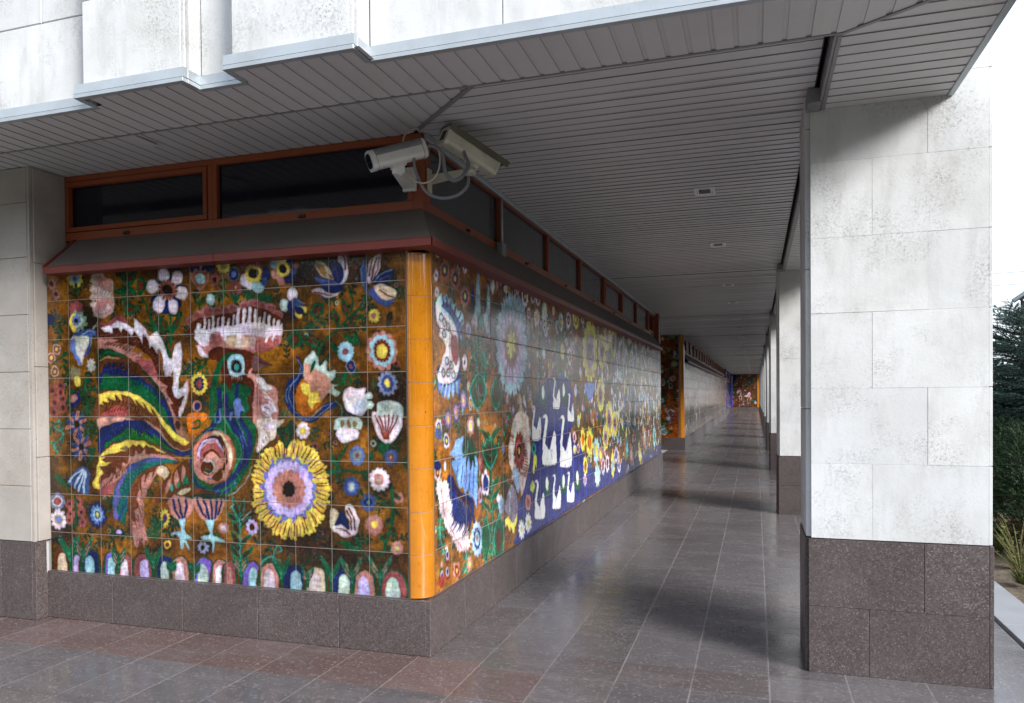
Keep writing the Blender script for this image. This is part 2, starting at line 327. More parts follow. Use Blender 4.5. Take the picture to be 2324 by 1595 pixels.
def mural(name, parent, base, canvas, img, fn, mt):
    """grid mesh with the painting as colour attribute; fn(u,v)->arrays x,y,z"""
    h, w = canvas.h, canvas.w; X, Y, Z = fn(canvas.U, canvas.V)
    co = np.stack([X-base[0], Y-base[1], Z-base[2]], -1).reshape(-1, 3).astype(np.float32)
    me = bpy.data.meshes.new(name); nf = (h-1)*(w-1)
    idx = np.arange(h*w).reshape(h, w); q = np.stack([idx[:-1, :-1], idx[:-1, 1:], idx[1:, 1:], idx[1:, :-1]], -1).reshape(-1, 4)
    me.vertices.add(h*w); me.vertices.foreach_set('co', co.ravel()); me.loops.add(nf*4); me.loops.foreach_set('vertex_index', q.ravel().astype(np.int32))
    me.polygons.add(nf); me.polygons.foreach_set('loop_start', (np.arange(nf)*4).astype(np.int32))
    me.update(calc_edges=True)
    s = np.clip(img/255., 0, 1); lin = np.where(s <= .04045, s/12.92, ((s+.055)/1.055)**2.4)
    a = me.color_attributes.new('paint', 'FLOAT_COLOR', 'POINT'); a.data.foreach_set('color', np.concatenate([lin, np.ones((h, w, 1))], -1).ravel().astype(np.float32))
    me.materials.append(mt); o = bpy.data.objects.new(name, me); COLL.objects.link(o); o.parent = parent
    return o
# ------------------------------------------------------------------ painted tile murals
# The glazed paintings are drawn here stroke by stroke on a numpy canvas (tile units) and
# stored as a colour attribute on the tile panels.
def hom(src, dst):
    A = []
    for (x, y), (u, v) in zip(src, dst):
        A.append([x, y, 1, 0, 0, 0, -u*x, -u*y, u]); A.append([0, 0, 0, x, y, 1, -v*x, -v*y, v])
    A = np.array(A, float)
    h = np.linalg.solve(A[:, :8], A[:, 8])
    return np.append(h, 1).reshape(3, 3)

def smooth_noise(h, w, cell, rng, asp=1.0):
    gh, gw = int(h/cell)+3, int(w/(cell*asp))+3
    g = rng.random((gh, gw))
    ys = np.arange(h)/cell; xs = np.arange(w)/(cell*asp)
    yi = ys.astype(int); xi = xs.astype(int)
    fy = ys-yi; fx = xs-xi
    fy = (fy*fy*(3-2*fy))[:, None]; fx = (fx*fx*(3-2*fx))[None, :]
    a = g[yi][:, xi]; b = g[yi][:, xi+1]; c = g[yi+1][:, xi]; d = g[yi+1][:, xi+1]
    return (a*(1-fx)+b*fx)*(1-fy)+(c*(1-fx)+d*fx)*fy

COL = dict(W=(212, 200, 214), K=(180, 124, 116), P=(146, 74, 78), R=(128, 44, 30), M=(84, 38, 22), Y=(226, 205, 82),
           B=(26, 40, 100), U=(98, 122, 190), C=(150, 196, 212), G=(16, 88, 54), T=(48, 150, 136), D=(42, 28, 26),
           O=(202, 108, 10), V=(190, 172, 226), S=(204, 186, 160), N=(96, 52, 24), L=(120, 90, 190), F=(30, 58, 44),
           A=(176, 196, 190), J=(60, 80, 140), Q=(140, 120, 80), X=(238, 238, 246), I=(40, 48, 120))

class Canvas:
    def __init__(s, W, H, rx, ry, corners, seed, bg, warp=2.2):
        # W,H tile units; rx,ry samples per unit; corners: tracing-frame quad of the 0..W x 0..Hq rectangle
        s.W, s.H = W, H
        s.w, s.h = int(W*rx)+1, int(H*ry)+1
        s.rx, s.ry = rx, ry
        s.rng = np.random.default_rng(seed)
        u = np.arange(s.w)/rx; v = np.arange(s.h)/ry
        U, V = np.meshgrid(u, v)
        s.U, s.V = U, V
        Wq, Hq = corners[1]
        s.M = hom([(0, 0), (Wq, 0), (Wq, Hq), (0, Hq)], corners[0])
        s.Mi = np.linalg.inv(s.M)
        q = np.stack([U, V, np.ones_like(U)], -1) @ s.M.T
        s.SX = q[..., 0]/q[..., 2]; s.SY = q[..., 1]/q[..., 2]
        if warp:
            for k, (cell, a) in enumerate(((ry*.13, warp), (ry*.06, warp*.25))):
                s.SX = s.SX+(smooth_noise(s.h, s.w, cell, s.rng)-.5)*2*a*1.4*(rx/ry if rx < ry else 1)
                s.SY = s.SY+(smooth_noise(s.h, s.w, cell, s.rng)-.5)*2*a*1.4
        s.img = np.empty((s.h, s.w, 3)); s.img[:] = bg
        s.ox, s.oy, s.sc = 0., 0., 1.
    def identity(s):
        s.ox, s.oy, s.sc = 0., 0., 1.
        if not hasattr(s, 'T0'): s.T0 = (s.SX, s.SY, s.Mi)
        s.SX, s.SY, s.Mi = s.U, s.V, np.eye(3)
    def frame(s, ox, oy, sc):
        if hasattr(s, 'T0'): s.SX, s.SY, s.Mi = s.T0
        s.ox, s.oy, s.sc = ox, oy, sc
    def box(s, x0, y0, x1, y1):
        pts = []
        for x, y in ((x0, y0), (x1, y0), (x1, y1), (x0, y1)):
            p = s.Mi @ np.array([s.ox+x/s.sc, s.oy+y/s.sc, 1]); pts.append((p[0]/p[2]*s.rx, p[1]/p[2]*s.ry))
        a = np.array(pts); m = 5
        i0, i1 = max(0, int(a[:, 0].min())-m), min(s.w, int(a[:, 0].max())+m)
        j0, j1 = max(0, int(a[:, 1].min())-m), min(s.h, int(a[:, 1].max())+m)
        if i0 >= i1 or j0 >= j1: return None
        sl = (slice(j0, j1), slice(i0, i1))
        return sl, (s.SX[sl]-s.ox)*s.sc, (s.SY[sl]-s.oy)*s.sc
    def halo(s, x, y, rx, ry, k=.7, c='D'):
        b = s.box(x-rx*1.6, y-ry*1.6, x+rx*1.6, y+ry*1.6)
        if b is None: return
        sl, X, Y = b; r = np.hypot((X-x)/rx, (Y-y)/ry)
        m = (np.clip(1.5-r, 0, 1)*k)[..., None]; s.img[sl] = s.img[sl]*(1-m)+np.array(COL[c], float)*m
    def put(s, sl, m, c, soft=1, al=1.0):
        c = np.array(COL[c] if isinstance(c, str) else c, float)
        m = m.astype(float)
        for _ in range(soft):
            p = np.pad(m, 1, mode='edge')
            m = (p[1:-1, 1:-1]*4+p[:-2, 1:-1]+p[2:, 1:-1]+p[1:-1, :-2]+p[1:-1, 2:])/8
        m = (m*al)[..., None]
        s.img[sl] = s.img[sl]*(1-m)+c*m
    def el(s, x, y, rx, ry, c, ang=0, soft=1, al=1.0):
        r = max(rx, ry); b = s.box(x-r, y-r, x+r, y+r)
        if b is None: return
        sl, X, Y = b; a = math.radians(ang); ca, sa = math.cos(a), math.sin(a)
        dx, dy = X-x, Y-y
        s.put(sl, ((dx*ca+dy*sa)/rx)**2+((dy*ca-dx*sa)/ry)**2 < 1, c, soft, al)
    def fl(s, x, y, rx, ry, n, amp, cols, soft=1):
        b = s.box(x-rx*1.1, y-ry*1.1, x+rx*1.1, y+ry*1.1)
        if b is None: return
        sl, X, Y = b; th = np.arctan2((Y-y)/ry, (X-x)/rx); r = np.hypot((X-x)/rx, (Y-y)/ry)
        ph = (x*.37+y*.11) % 3
        for k, it in enumerate(cols):
            sc, c = it[0], it[1]; nn = it[2] if len(it) > 2 else n; aa = it[3] if len(it) > 3 else amp*(1 if k == 0 else .6)
            w = np.abs(np.cos(th*nn/2+ph))**.7 if nn else 1
            s.put(sl, r < sc*(1-aa+aa*w), c, soft)
    def pg(s, pts, c, sm=1, soft=1, al=1.0):
        P = np.array(pts, float)
        if P.ndim == 1: P = P.reshape(-1, 2)
        if sm:
            n = len(P); out = []
            for i in range(n):
                a, b, cc, d = P[i-1], P[i], P[(i+1) % n], P[(i+2) % n]
                for t in (0, .2, .4, .6, .8):
                    out.append(.5*((2*b)+(cc-a)*t+(2*a-5*b+4*cc-d)*t*t+(3*b-a-3*cc+d)*t**3))
            P = np.array(out)
        bb = s.box(P[:, 0].min(), P[:, 1].min(), P[:, 0].max(), P[:, 1].max())
        if bb is None: return
        sl, X, Y = bb; m = np.zeros(X.shape, bool)
        for i in range(len(P)):
            x0, y0 = P[i-1]; x1, y1 = P[i]
            if y0 == y1: continue
            m ^= ((y0 > Y) != (y1 > Y)) & (X < (x1-x0)*(Y-y0)/(y1-y0)+x0)
        s.put(sl, m, c, soft, al)
    def ln(s, pts, w, c, taper=0, soft=1, al=1.0):
        P = np.array(pts, float)
        if P.ndim == 1: P = P.reshape(-1, 2)
        if len(P) > 2:
            n = len(P); out = [P[0]]
            for i in range(n-1):
                a = P[max(i-1, 0)]; b = P[i]; cc = P[i+1]; d = P[min(i+2, n-1)]
                for t in (.25, .5, .75, 1):
                    out.append(.5*((2*b)+(cc-a)*t+(2*a-5*b+4*cc-d)*t*t+(3*b-a-3*cc+d)*t**3))
            P = np.array(out)
        bb = s.box(P[:, 0].min()-w, P[:, 1].min()-w, P[:, 0].max()+w, P[:, 1].max()+w)
        if bb is None: return
        sl, X, Y = bb; m = np.zeros(X.shape, bool); N = len(P)-1
        for i in range(N):
            a, b = P[i], P[i+1]; d = b-a; L = d@d+1e-9
            t = np.clip(((X-a[0])*d[0]+(Y-a[1])*d[1])/L, 0, 1)
            ww = w/2*(1-taper*(i+t)/N)
            m |= np.hypot(X-a[0]-t*d[0], Y-a[1]-t*d[1]) < ww
        s.put(sl, m, c, soft, al)
    def lf(s, x0, y0, x1, y1, w, c='G', ci=None, rim=None):
        dx, dy = x1-x0, y1-y0; L = math.hypot(dx, dy); nx, ny = -dy/L, dx/L
        def lens(k): return [(x0+dx*t+nx*w*k*q, y0+dy*t+ny*w*k*q) for t, q in ((.5-.5*k, 0), (.3, .42), (.6, .5), (.5+.5*k, 0), (.6, -.5), (.3, -.42))]
        if rim: s.pg(lens(1.18), rim)
        s.pg(lens(1), c)
        if ci: s.pg(lens(.52), ci)
    def br(s, pts, w, c='G', ll=40, lw=16, step=2, ci='M', both=0):
        s.ln(pts, w, c)
        P = np.array(pts, float).reshape(-1, 2)
        k = 0
        for i in range(len(P)-1):
            for t in np.arange(0.25, 1, 1.0/step):
                p = P[i]*(1-t)+P[i+1]*t; d = P[i+1]-P[i]; d = d/(np.hypot(*d)+1e-6)
                for sg in ((1, -1) if both else ((1,) if k % 2 else (-1,))):
                    a = math.atan2(d[1], d[0])+sg*.85
                    s.lf(p[0], p[1], p[0]+math.cos(a)*ll, p[1]+math.sin(a)*ll, lw, c, ci)
                k += 1
    def tooth(s, pts, c, L, n, ang, w):
        # row of sharp strokes hanging off a curve
        P = np.array(pts, float).reshape(-1, 2); seg = np.hypot(*np.diff(P, axis=0).T); cum = np.r_[0, np.cumsum(seg)]
        for i in range(n):
            q = (i+.5)/n*cum[-1]; j = min(np.searchsorted(cum, q)-1, len(seg)-1); t = (q-cum[j])/seg[j]
            p = P[j]*(1-t)+P[j+1]*t; a = math.radians(ang+s.rng.uniform(-12, 12)); l = L*s.rng.uniform(.7, 1.2)
            s.ln([p, (p[0]+math.cos(a)*l*.5, p[1]+math.sin(a)*l*.5), (p[0]+math.cos(a+.2)*l, p[1]+math.sin(a+.2)*l)], w, c, .85)
    def tiles(s, dark, u0=0.0, amp=.12):
        T = np.floor(s.U-u0).astype(int)+2; R = np.floor(s.V).astype(int)
        t = s.rng.random((R.max()+1, T.max()+1))
        dm = np.zeros(t.shape)
        for (c, r, k) in dark:
            if 0 <= r < dm.shape[0] and 0 <= c+2 < dm.shape[1]: dm[r, c+2] = k
        f = (1-amp+2*amp*t)[R, T]; s.img *= f[..., None]
        d = dm[R, T]*np.clip(smooth_noise(s.h, s.w, s.ry*.4, s.rng)*1.3, 0, 1); s.img = s.img*(1-d[..., None])+np.array(COL['D'])*d[..., None]
    def ground(s, k=.5):
        n = smooth_noise(s.h, s.w, s.ry*.5, s.rng); n2 = smooth_noise(s.h, s.w, s.ry*.12, s.rng)
        f = (.70+.24*n+.28*(n2-.5)+.25*(s.rng.random((s.h, s.w))-.5)); s.img *= f[..., None]
    def greenery(s, n, size=.34, seed=1, box=None):
        """dark leafy sprigs that fill the ground between the motifs"""
        rng = np.random.default_rng(seed); s.identity(); u0, u1, v0, v1 = box or (0, s.W, .5, s.H)
        for _ in range(n):
            x, y = rng.uniform(u0, u1), rng.uniform(v0, v1); a = rng.uniform(0, 6.28); c = ('F', (34, 66, 42), (26, 70, 50), (40, 84, 66))[int(rng.integers(0, 4))]
            pts = [x, y]; q = a
            for k in range(3): q += rng.uniform(-.6, .6); pts += [pts[-2]+math.cos(q)*size*.6, pts[-1]+math.sin(q)*size*.6]
            s.br(pts, size*.12, c, size*rng.uniform(.5, .8), size*.26, 1, ('M', (60, 44, 30), None)[int(rng.integers(0, 3))], 1)
            if rng.random() < .5: r = size*rng.uniform(.2, .32); s.fl(pts[-2], pts[-1], r, r, int(rng.integers(6, 10)), .25, [(1, ('P', 'K', 'Q', 'J', 'A')[int(rng.integers(0, 5))]), (.45, 'M')])
    def finish(s, k=1.0, gain=.95):
        # soft brush edges with a darker rim, uneven pigment
        b = s.img
        for _ in range(2):
            q = np.pad(b, ((1, 1), (1, 1), (0, 0)), mode='edge'); b = (q[1:-1, 1:-1]*2+q[:-2, 1:-1]+q[2:, 1:-1]+q[1:-1, :-2]+q[1:-1, 2:])/6
        B = b
        for _ in range(4):
            q = np.pad(B, ((2, 2), (2, 2), (0, 0)), mode='edge'); B = (q[2:-2, 2:-2]*2+q[:-4, 2:-2]+q[4:, 2:-2]+q[2:-2, :-4]+q[2:-2, 4:])/6
        E = np.clip(np.abs(s.img-B).sum(-1)/260, 0, 1)[..., None]
        s.img = (s.img*.45+b*.55)*(1-.34*k*E)
        s.img *= (1+k*.22*(smooth_noise(s.h, s.w, s.ry*.26, s.rng)-.5))[..., None]
        for ch in range(3): s.img[..., ch] *= 1+k*.09*(smooth_noise(s.h, s.w, s.ry*(.22+.05*ch), s.rng)-.5)
        st = smooth_noise(s.h, s.w, s.ry*.035, s.rng, 4.)*.5+smooth_noise(s.h, s.w, s.ry*.14, s.rng, .25)*.5
        s.img *= (1+k*.34*(st-.5))[..., None]
        n = smooth_noise(s.h, s.w, s.ry*.055, s.rng); n3 = s.rng.random((s.h, s.w)); n2 = smooth_noise(s.h, s.w, s.ry*.3, s.rng)
        s.img *= (1+k*(.22*(n-.5)+.12*(n3-.5)+.34*(n2-.5)))[..., None]
        m = ((n3 > .965) & (n > .45))[..., None]*.35*k
        s.img = s.img*(1-m)+np.array((206, 170, 90))*m
        o = 255*np.clip(s.img*gain/255, 0, 1)**1.16; g_ = o.mean(-1, keepdims=True)
        return np.clip(g_+(o-g_)*.87, 0, 255)

def paint_front():
    c = Canvas(10.74, 7.72, 76, 76, ([(141.8, 1726.3), (1236.5, 1819.6), (1244.3, 849.7), (152.9, 928)], (10.74, 7)), 3, (164, 104, 24), 1.7)
    c.ground()
    c.tiles([(8, 7, .8), (7, 7, .85), (6, 7, .5), (9, 4, .8), (6, 1, .7), (7, 1, .3), (6, 0, .75), (7, 0, .7), (8, 0, .6), (9, 0, .5), (0, 2, .8),
             (-1, 2, .8), (-1, 1, .8), (9, 3, .5), (8, 4, .6), (7, 2, .5), (5, 3, .5), (1, 4, .6), (0, 4, .7), (0, 6, .6), (5, 5, .4), (9, 6, .4),
             (3, 5, .5), (4, 4, .4), (0, 1, .2), (5, 0, .6), (8, 5, .4), (6, 4, .2), (3, 4, .5), (-1, 0, .5)], .74)
    c.greenery(90, .34, 4); c.greenery(170, .2, 14)
    c.frame(120, 800, 1.5333)
    g = 'G'
    for h in ((225, 330, 70, 90), (200, 250, 60, 70), (606, 60, 110, 60), (770, 20, 70, 60), (1010, 60, 60, 60), (1240, 60, 60, 50), (1350, 60, 120, 70), (1600, 60, 90, 70), (1190, 200, 60, 60), (730, 330, 70, 60), (1120, 280, 60, 60),
              (1300, 380, 60, 50), (1250, 560, 110, 110), (1480, 640, 90, 80), (1640, 600, 80, 120), (1640, 780, 70, 60), (1430, 780, 80, 60), (1160, 1050, 195, 240), (1230, 1290, 130, 70), (1410, 1200, 80, 90), (1590, 1000, 70, 70), (75, 1150, 50, 110),
              (730, 650, 45, 60), (915, 480, 60, 70), (560, 1310, 60, 40), (740, 1320, 50, 50), (1050, 620, 70, 120), (165, 800, 60, 110), (250, 1165, 60, 70), (930, 1160, 60, 60), (1400, 1390, 110, 70), (1600, 1390, 110, 60), (100, 1280, 70, 40)): c.halo(*h, k=.62)
    # --- left border column of small flowers
    for x, y, rx, ry in ((73, 118, 20, 26), (92, 163, 18, 24)): c.fl(x, y, rx, ry, 6, .15, [(1, 'K'), (.5, 'R'), (.28, 'D')])
    c.fl(180, 92, 38, 44, 9, .3, [(1, 'Y'), (.62, 'C'), (.3, 'U', 8, .3), (.2, 'K')])
    c.br([60, 260, 80, 290, 110, 310, 100, 340, 88, 385], 8, g, 30, 12)
    c.br([200, 150, 180, 130, 165, 160], 6, g, 26, 12)
    c.el(62, 280, 16, 24, 'B')
    c.pg([270, 60, 300, 58, 322, 85, 350, 95, 358, 130, 352, 160, 360, 200, 350, 240, 320, 262, 290, 272, 262, 258, 258, 220, 275, 190, 262, 165, 250, 130, 262, 110, 250, 85], (186, 158, 150), 1)
    c.pg([290, 80, 335, 92, 350, 120, 340, 150, 300, 135, 280, 110], 'K'); c.pg([280, 190, 340, 180, 352, 205, 330, 245, 290, 255, 275, 230], (190, 130, 126))
    c.tooth([290, 250, 320, 240, 345, 215], 'W', 26, 7, -120, 7); c.tooth([270, 150, 300, 160, 340, 165], 'W', 26, 6, -70, 7)
    for y in (100, 140, 175, 205): c.el(262, y, 16, 14, (200, 180, 170))
    # --- bell flower & neighbours
    c.fl(182, 230, 36, 38, 8, .3, [(1, 'P')]); c.fl(188, 285, 44, 50, 9, .28, [(1, (120, 150, 130)), (.6, 'A')])
    c.pg([150, 268, 175, 250, 182, 290, 175, 335, 158, 330, 150, 300], 'Y'); c.fl(182, 280, 22, 26, 7, .3, [(1, 'U'), (.5, 'D')])
    c.pg([160, 350, 200, 330, 240, 318, 275, 330, 272, 352, 250, 350, 240, 400, 232, 435, 215, 440], 'J')
    c.ln([205, 345, 240, 328, 268, 336], 5, 'C'); c.ln([250, 355, 240, 400], 4, 'C')
    c.pg([160, 352, 195, 350, 235, 355, 228, 400, 215, 440, 200, 485, 178, 470, 158, 430, 150, 395], (180, 180, 172)); c.pg([152, 380, 170, 360, 176, 420, 200, 480, 180, 470, 158, 430], 'U')
    c.ln([215, 360, 205, 410, 200, 450], 5, 'S'); c.ln([275, 285, 255, 320, 275, 300], 4, 'A')
    c.fl(243, 483, 22, 34, 9, .4, [(1, (176, 176, 170))])
    c.pg([150, 490, 190, 500, 190, 545, 170, 560, 148, 545], (130, 120, 90)); c.pg([160, 540, 190, 540, 190, 575, 168, 580], 'Y')
    for x, y in ((88, 413), (60, 452), (75, 513)): c.fl(x, y, 19, 26, 0, 0, [(1, 'S'), (.74, 'P'), (.34, 'Y')])
    c.ln([62, 480, 95, 455, 130, 440], 6, g); c.ln([100, 500, 135, 470], 6, g); c.lf(110, 455, 140, 475, 16); c.lf(112, 440, 140, 425, 14)
    for x, y in ((60, 600), (72, 655), (100, 580), (105, 635), (108, 680), (65, 700), (98, 610)): c.fl(x, y, 20, 25, 7, .2, [(1, 'P'), (.55, 'R'), (.3, 'D')])
    c.pg([140, 640, 160, 605, 185, 610, 192, 635, 180, 665, 165, 678, 145, 668], 'B'); c.pg([140, 640, 158, 612, 176, 618, 176, 640, 150, 655], 'K')
    c.br([205, 560, 215, 610, 225, 660, 215, 710], 8, g, 36, 18, 2, 'M', 1); c.br([190, 620, 230, 590, 265, 590], 6, g, 22, 12)
    c.lf(205, 560, 230, 545, 26, g); c.el(150, 600, 18, 10, g)
    # striped double daisies
    for x, y, r1, r2 in ((167, 752, 46, 54), (188, 857, 42, 56)):
        for k in range(12):
            a = k*math.pi/6+.2; c.ln([x, y, x+math.cos(a)*r1, y+math.sin(a)*r2], 15, 'K' if k % 2 else 'J'); c.ln([x+math.cos(a)*r1*.6, y+math.sin(a)*r2*.6, x+math.cos(a)*r1*.95, y+math.sin(a)*r2*.95], 5, 'P' if k % 2 else 'B')
        c.el(x, y, 13, 17, 'D')
    c.br([90, 730, 70, 770, 110, 800, 60, 850, 80, 880], 8, 'T', 30, 12, 2, 'G'); c.br([120, 740, 60, 760, 45, 800], 7, g, 28, 12)
    c.br([260, 735, 225, 770, 220, 800], 8, g, 36, 15, 2, 'M', 1); c.lf(210, 890, 250, 860, 24); c.lf(225, 925, 240, 880, 20)
    c.lf(60, 980, 110, 1040, 30, g); c.lf(110, 1040, 85, 990, 20, g); c.ln([60, 1000, 100, 1020, 125, 1060], 8, g)
    # blue hanging bell
    c.pg([205, 950, 222, 975, 222, 1010, 212, 1072, 180, 1068, 160, 1062, 148, 1040, 118, 1030, 125, 1000, 150, 965, 180, 950], 'J')
    for p in ([190, 962, 150, 985, 125, 1020], [195, 965, 165, 1005, 150, 1045], [200, 968, 180, 1020, 168, 1060], [207, 972, 196, 1020, 190, 1066]): c.ln(p, 10, 'C'); c.ln(p, 4, 'W')
    c.ln([205, 952, 225, 925], 6, g)
    c.fl(68, 1107, 38, 42, 8, .2, [(1, (110, 120, 150)), (.62, 'W', 0), (.45, 'P', 0)]); c.fl(72, 1190, 38, 50, 11, .25, [(1, 'W'), (.5, (170, 150, 110), 0), (.34, 'U', 0)])
    for x, y in ((165, 1110), (178, 1155), (182, 1203), (125, 1120), (122, 1190), (128, 1165)): c.fl(x, y, 21, 26, 7, .15, [(1, (150, 80, 74)), (.62, 'P', 6, .2), (.24, 'D')])
    c.br([150, 1080, 155, 1150, 150, 1230], 8, g, 26, 10)
    c.fl(250, 1168, 46, 64, 13, .3, [(1, 'B'), (.72, 'U', 11, .3), (.45, 'C', 9, .3), (.3, 'J', 8, .3), (.15, 'Y')])
    c.el(350, 1250, 18, 18, 'D'); c.el(350, 1249, 13, 13, 'V'); c.lf(275, 1105, 320, 1108, 22, g, 'R'); c.lf(300, 1160, 325, 1110, 18, g, 'M')
    # --- top row
    c.br([560, 330, 530, 280, 505, 210, 475, 160, 400, 145], 9, g, 34, 16, 1); c.lf(395, 240, 470, 215, 44, g, 'N'); c.lf(425, 50, 430, 120, 60, g, 'M'); c.lf(460, 170, 425, 115, 20, g)
    c.lf(480, 160, 490, 75, 40, g, 'R'); c.lf(400, 190, 405, 110, 26, g); c.lf(360, 145, 400, 150, 26, g)
    c.br([575, 370, 540, 320, 520, 260], 9, g, 52, 22, 1, 'M', 1)
    c.ln([612, 240, 614, 330, 612, 400], 9, g); c.lf(608, 330, 560, 255, 30, g, 'N'); c.lf(615, 345, 668, 235, 32, g, 'N'); c.lf(618, 330, 640, 290, 14, g); c.lf(605, 470, 590, 390, 26, g)
    for a, l in ((25, 70), (75, 74), (128, 76), (180, 78), (232, 74), (285, 80), (335, 76)):
        A = math.radians(a+22); c.ln([606, 138, 606+math.cos(A)*l, 138+math.sin(A)*l*1.25], 34, 'B')
    for dx, dy, rx, ry in ((-16, -68, 28, 34), (48, -58, 27, 32), (64, 14, 32, 30), (24, 76, 24, 36), (-42, 66, 30, 38), (-72, -16, 28, 34)):
        c.ln([606, 138, 606+dx, 138+dy], 30, 'W'); c.el(606+dx, 138+dy, rx, ry, 'W')
    c.fl(606, 138, 46, 48, 15, .4, [(1, (150, 80, 60)), (.5, 'D', 0)])
    # crown tulip
    c.pg([712, 25, 745, 10, 800, 15, 830, 30, 800, 60, 780, 110, 750, 130, 725, 100], 'B')
    c.pg([712, 45, 725, 55, 740, 35, 752, 50, 762, 20, 772, 50, 785, 35, 795, 55, 808, 45, 795, 85, 778, 120, 752, 142, 728, 110, 714, 80], 'K', 0)
    c.pg([722, 60, 758, 52, 796, 60, 785, 95, 755, 128, 730, 95], (150, 90, 60)); c.fl(757, 84, 24, 26, 0, 0, [(1, 'C'), (.5, 'A')]); c.el(762, 22, 9, 10, 'C')
    c.ln([748, 240, 752, 180, 735, 150], 8, g); c.lf(745, 200, 720, 150, 16, g, 'M'); c.lf(752, 210, 785, 155, 20, g, 'M')
    c.fl(824, 88, 24, 28, 8, .15, [(1, 'P'), (.4, 'D')])
    c.fl(866, 24, 34, 38, 13, .25, [(1, 'Y'), (.36, (150, 150, 120), 0)]); c.fl(804, 178, 20, 28, 8, .2, [(1, 'C'), (.4, 'W')]); c.ln([806, 205, 802, 240], 6, g)
    c.fl(916, 60, 28, 34, 14, .35, [(1, 'C'), (.86, 'B'), (.45, 'U')]); c.fl(922, 128, 28, 40, 9, .15, [(1, 'P'), (.3, 'M')]); c.el(922, 122, 6, 10, 'Y')
    c.br([866, 60, 868, 130, 862, 200], 7, g, 34, 13, 1, 'M', 1)
    for x in (918, 985, 1040, 1070): c.ln([x, 215, x+2, 150], 8, g); c.lf(x, 190, x-18, 145, 14, g); c.lf(x, 190, x+22, 145, 14, g)
    for (x, y, rx, ry, pr) in ((1008, 58, 52, 56, ((-40, 30, 26, 30, 'W'), (-18, 42, 24, 30, 'W'), (-30, -40, 30, 30, 'P'), (20, 60, 28, 28, 'C'), (58, 10, 18, 26, 'B'), (58, -18, 16, 20, 'B'), (12, -48, 24, 24, 'P'), (50, 36, 16, 20, 'J'))),
                               (1146, 32, 44, 46, ((-36, -22, 24, 26, 'C'), (0, -48, 26, 26, 'W'), (36, -32, 18, 24, 'B'), (-38, 26, 18, 24, 'K'), (-10, 50, 22, 26, 'K'), (28, 38, 24, 32, 'B'), (48, 10, 16, 18, 'J'), (60, -14, 16, 14, 'K')))):
        for dx, dy, a, b, k in pr: c.el(x+dx, y+dy, a, b, k)
        c.fl(x, y, rx*.8, ry*.8, 19, .22, [(1, 'Y'), (.52, 'D', 0)])
    # iris pair at the top right
    c.pg([1275, 135, 1300, 118, 1350, 125, 1385, 140, 1420, 120, 1400, 150, 1350, 162, 1310, 150], 'W'); c.ln([1290, 138, 1330, 146, 1370, 150], 6, 'R'); c.pg([1330, 100, 1400, 100, 1435, 85, 1420, 130, 1370, 140, 1330, 125], 'B')
    c.pg([1296, -2, 1340, 5, 1372, 40, 1385, 80, 1345, 75, 1310, 50], 'S'); c.pg([1306, 8, 1335, 18, 1350, 50, 1325, 50], (150, 120, 50)); c.ln([1300, 2, 1318, 35, 1350, 70], 5, 'P'); c.ln([1358, 55, 1378, 75], 7, 'R')
    c.pg([1288, 70, 1330, 75, 1390, 85, 1440, 78, 1400, 105, 1330, 105], 'J')
    c.pg([1415, -60, 1440, -45, 1452, 10, 1455, 50, 1435, 90, 1410, 100, 1420, 50, 1405, 0], 'W'); c.ln([1425, -45, 1438, -10, 1442, 30], 6, 'R')
    c.pg([1372, -15, 1410, 5, 1432, 40, 1425, 80, 1400, 95, 1378, 60, 1368, 20], 'B'); c.ln([1385, 10, 1400, 45, 1405, 80], 5, (80, 60, 90))
    c.pg([1530, -20, 1540, 30, 1545, 90, 1535, 140, 1518, 100, 1508, 50, 1515, 5], 'J'); c.ln([1520, 10, 1515, 60, 1525, 110], 4, 'C')
    c.pg([1610, -40, 1605, 20, 1580, 70, 1550, 95, 1542, 60, 1550, 0, 1580, -28], 'W'); c.ln([1590, -20, 1575, 20, 1558, 80], 5, 'R'); c.ln([1604, -25, 1590, 30, 1560, 90], 4, 'R'); c.ln([1572, -15, 1560, 20, 1550, 60], 5, 'R')
    c.pg([1665, 30, 1655, 65, 1625, 90, 1575, 95, 1560, 85, 1600, 50], 'B'); c.ln([1660, 32, 1610, 50, 1570, 90], 4, 'C'); c.ln([1640, 60, 1600, 80], 5, (110, 80, 90))
    c.pg([1548, 130, 1600, 95, 1660, 110, 1680, 150, 1660, 180, 1640, 200, 1600, 190, 1565, 160], 'J'); c.pg([1570, 110, 1620, 98, 1672, 120, 1680, 148, 1650, 168, 1610, 165], 'S'); c.ln([1600, 125, 1640, 150, 1665, 158], 5, 'R'); c.ln([1600, 112, 1640, 130], 3, 'Q')
    c.ln([1535, 150, 1500, 210, 1430, 280, 1390, 310], 10, g); c.br([1450, 110, 1470, 180, 1460, 230], 9, g, 44, 18, 1); c.lf(1400, 300, 1380, 210, 32, g, 'M'); c.lf(1445, 250, 1420, 165, 30, g, 'R')
    c.lf(1440, 260, 1525, 240, 26, g, 'N'); c.lf(1430, 300, 1490, 275, 22, g, 'R'); c.lf(1490, 380, 1420, 330, 26, g); c.lf(1505, 380, 1470, 320, 24, g); c.ln([1390, 320, 1340, 350, 1310, 400, 1290, 460, 1268, 500], 9, g)
    c.lf(1270, 245, 1335, 190, 60, g, 'M'); c.ln([1268, 310, 1275, 285], 7, g); c.lf(1285, 265, 1335, 185, 20, g, 'R')
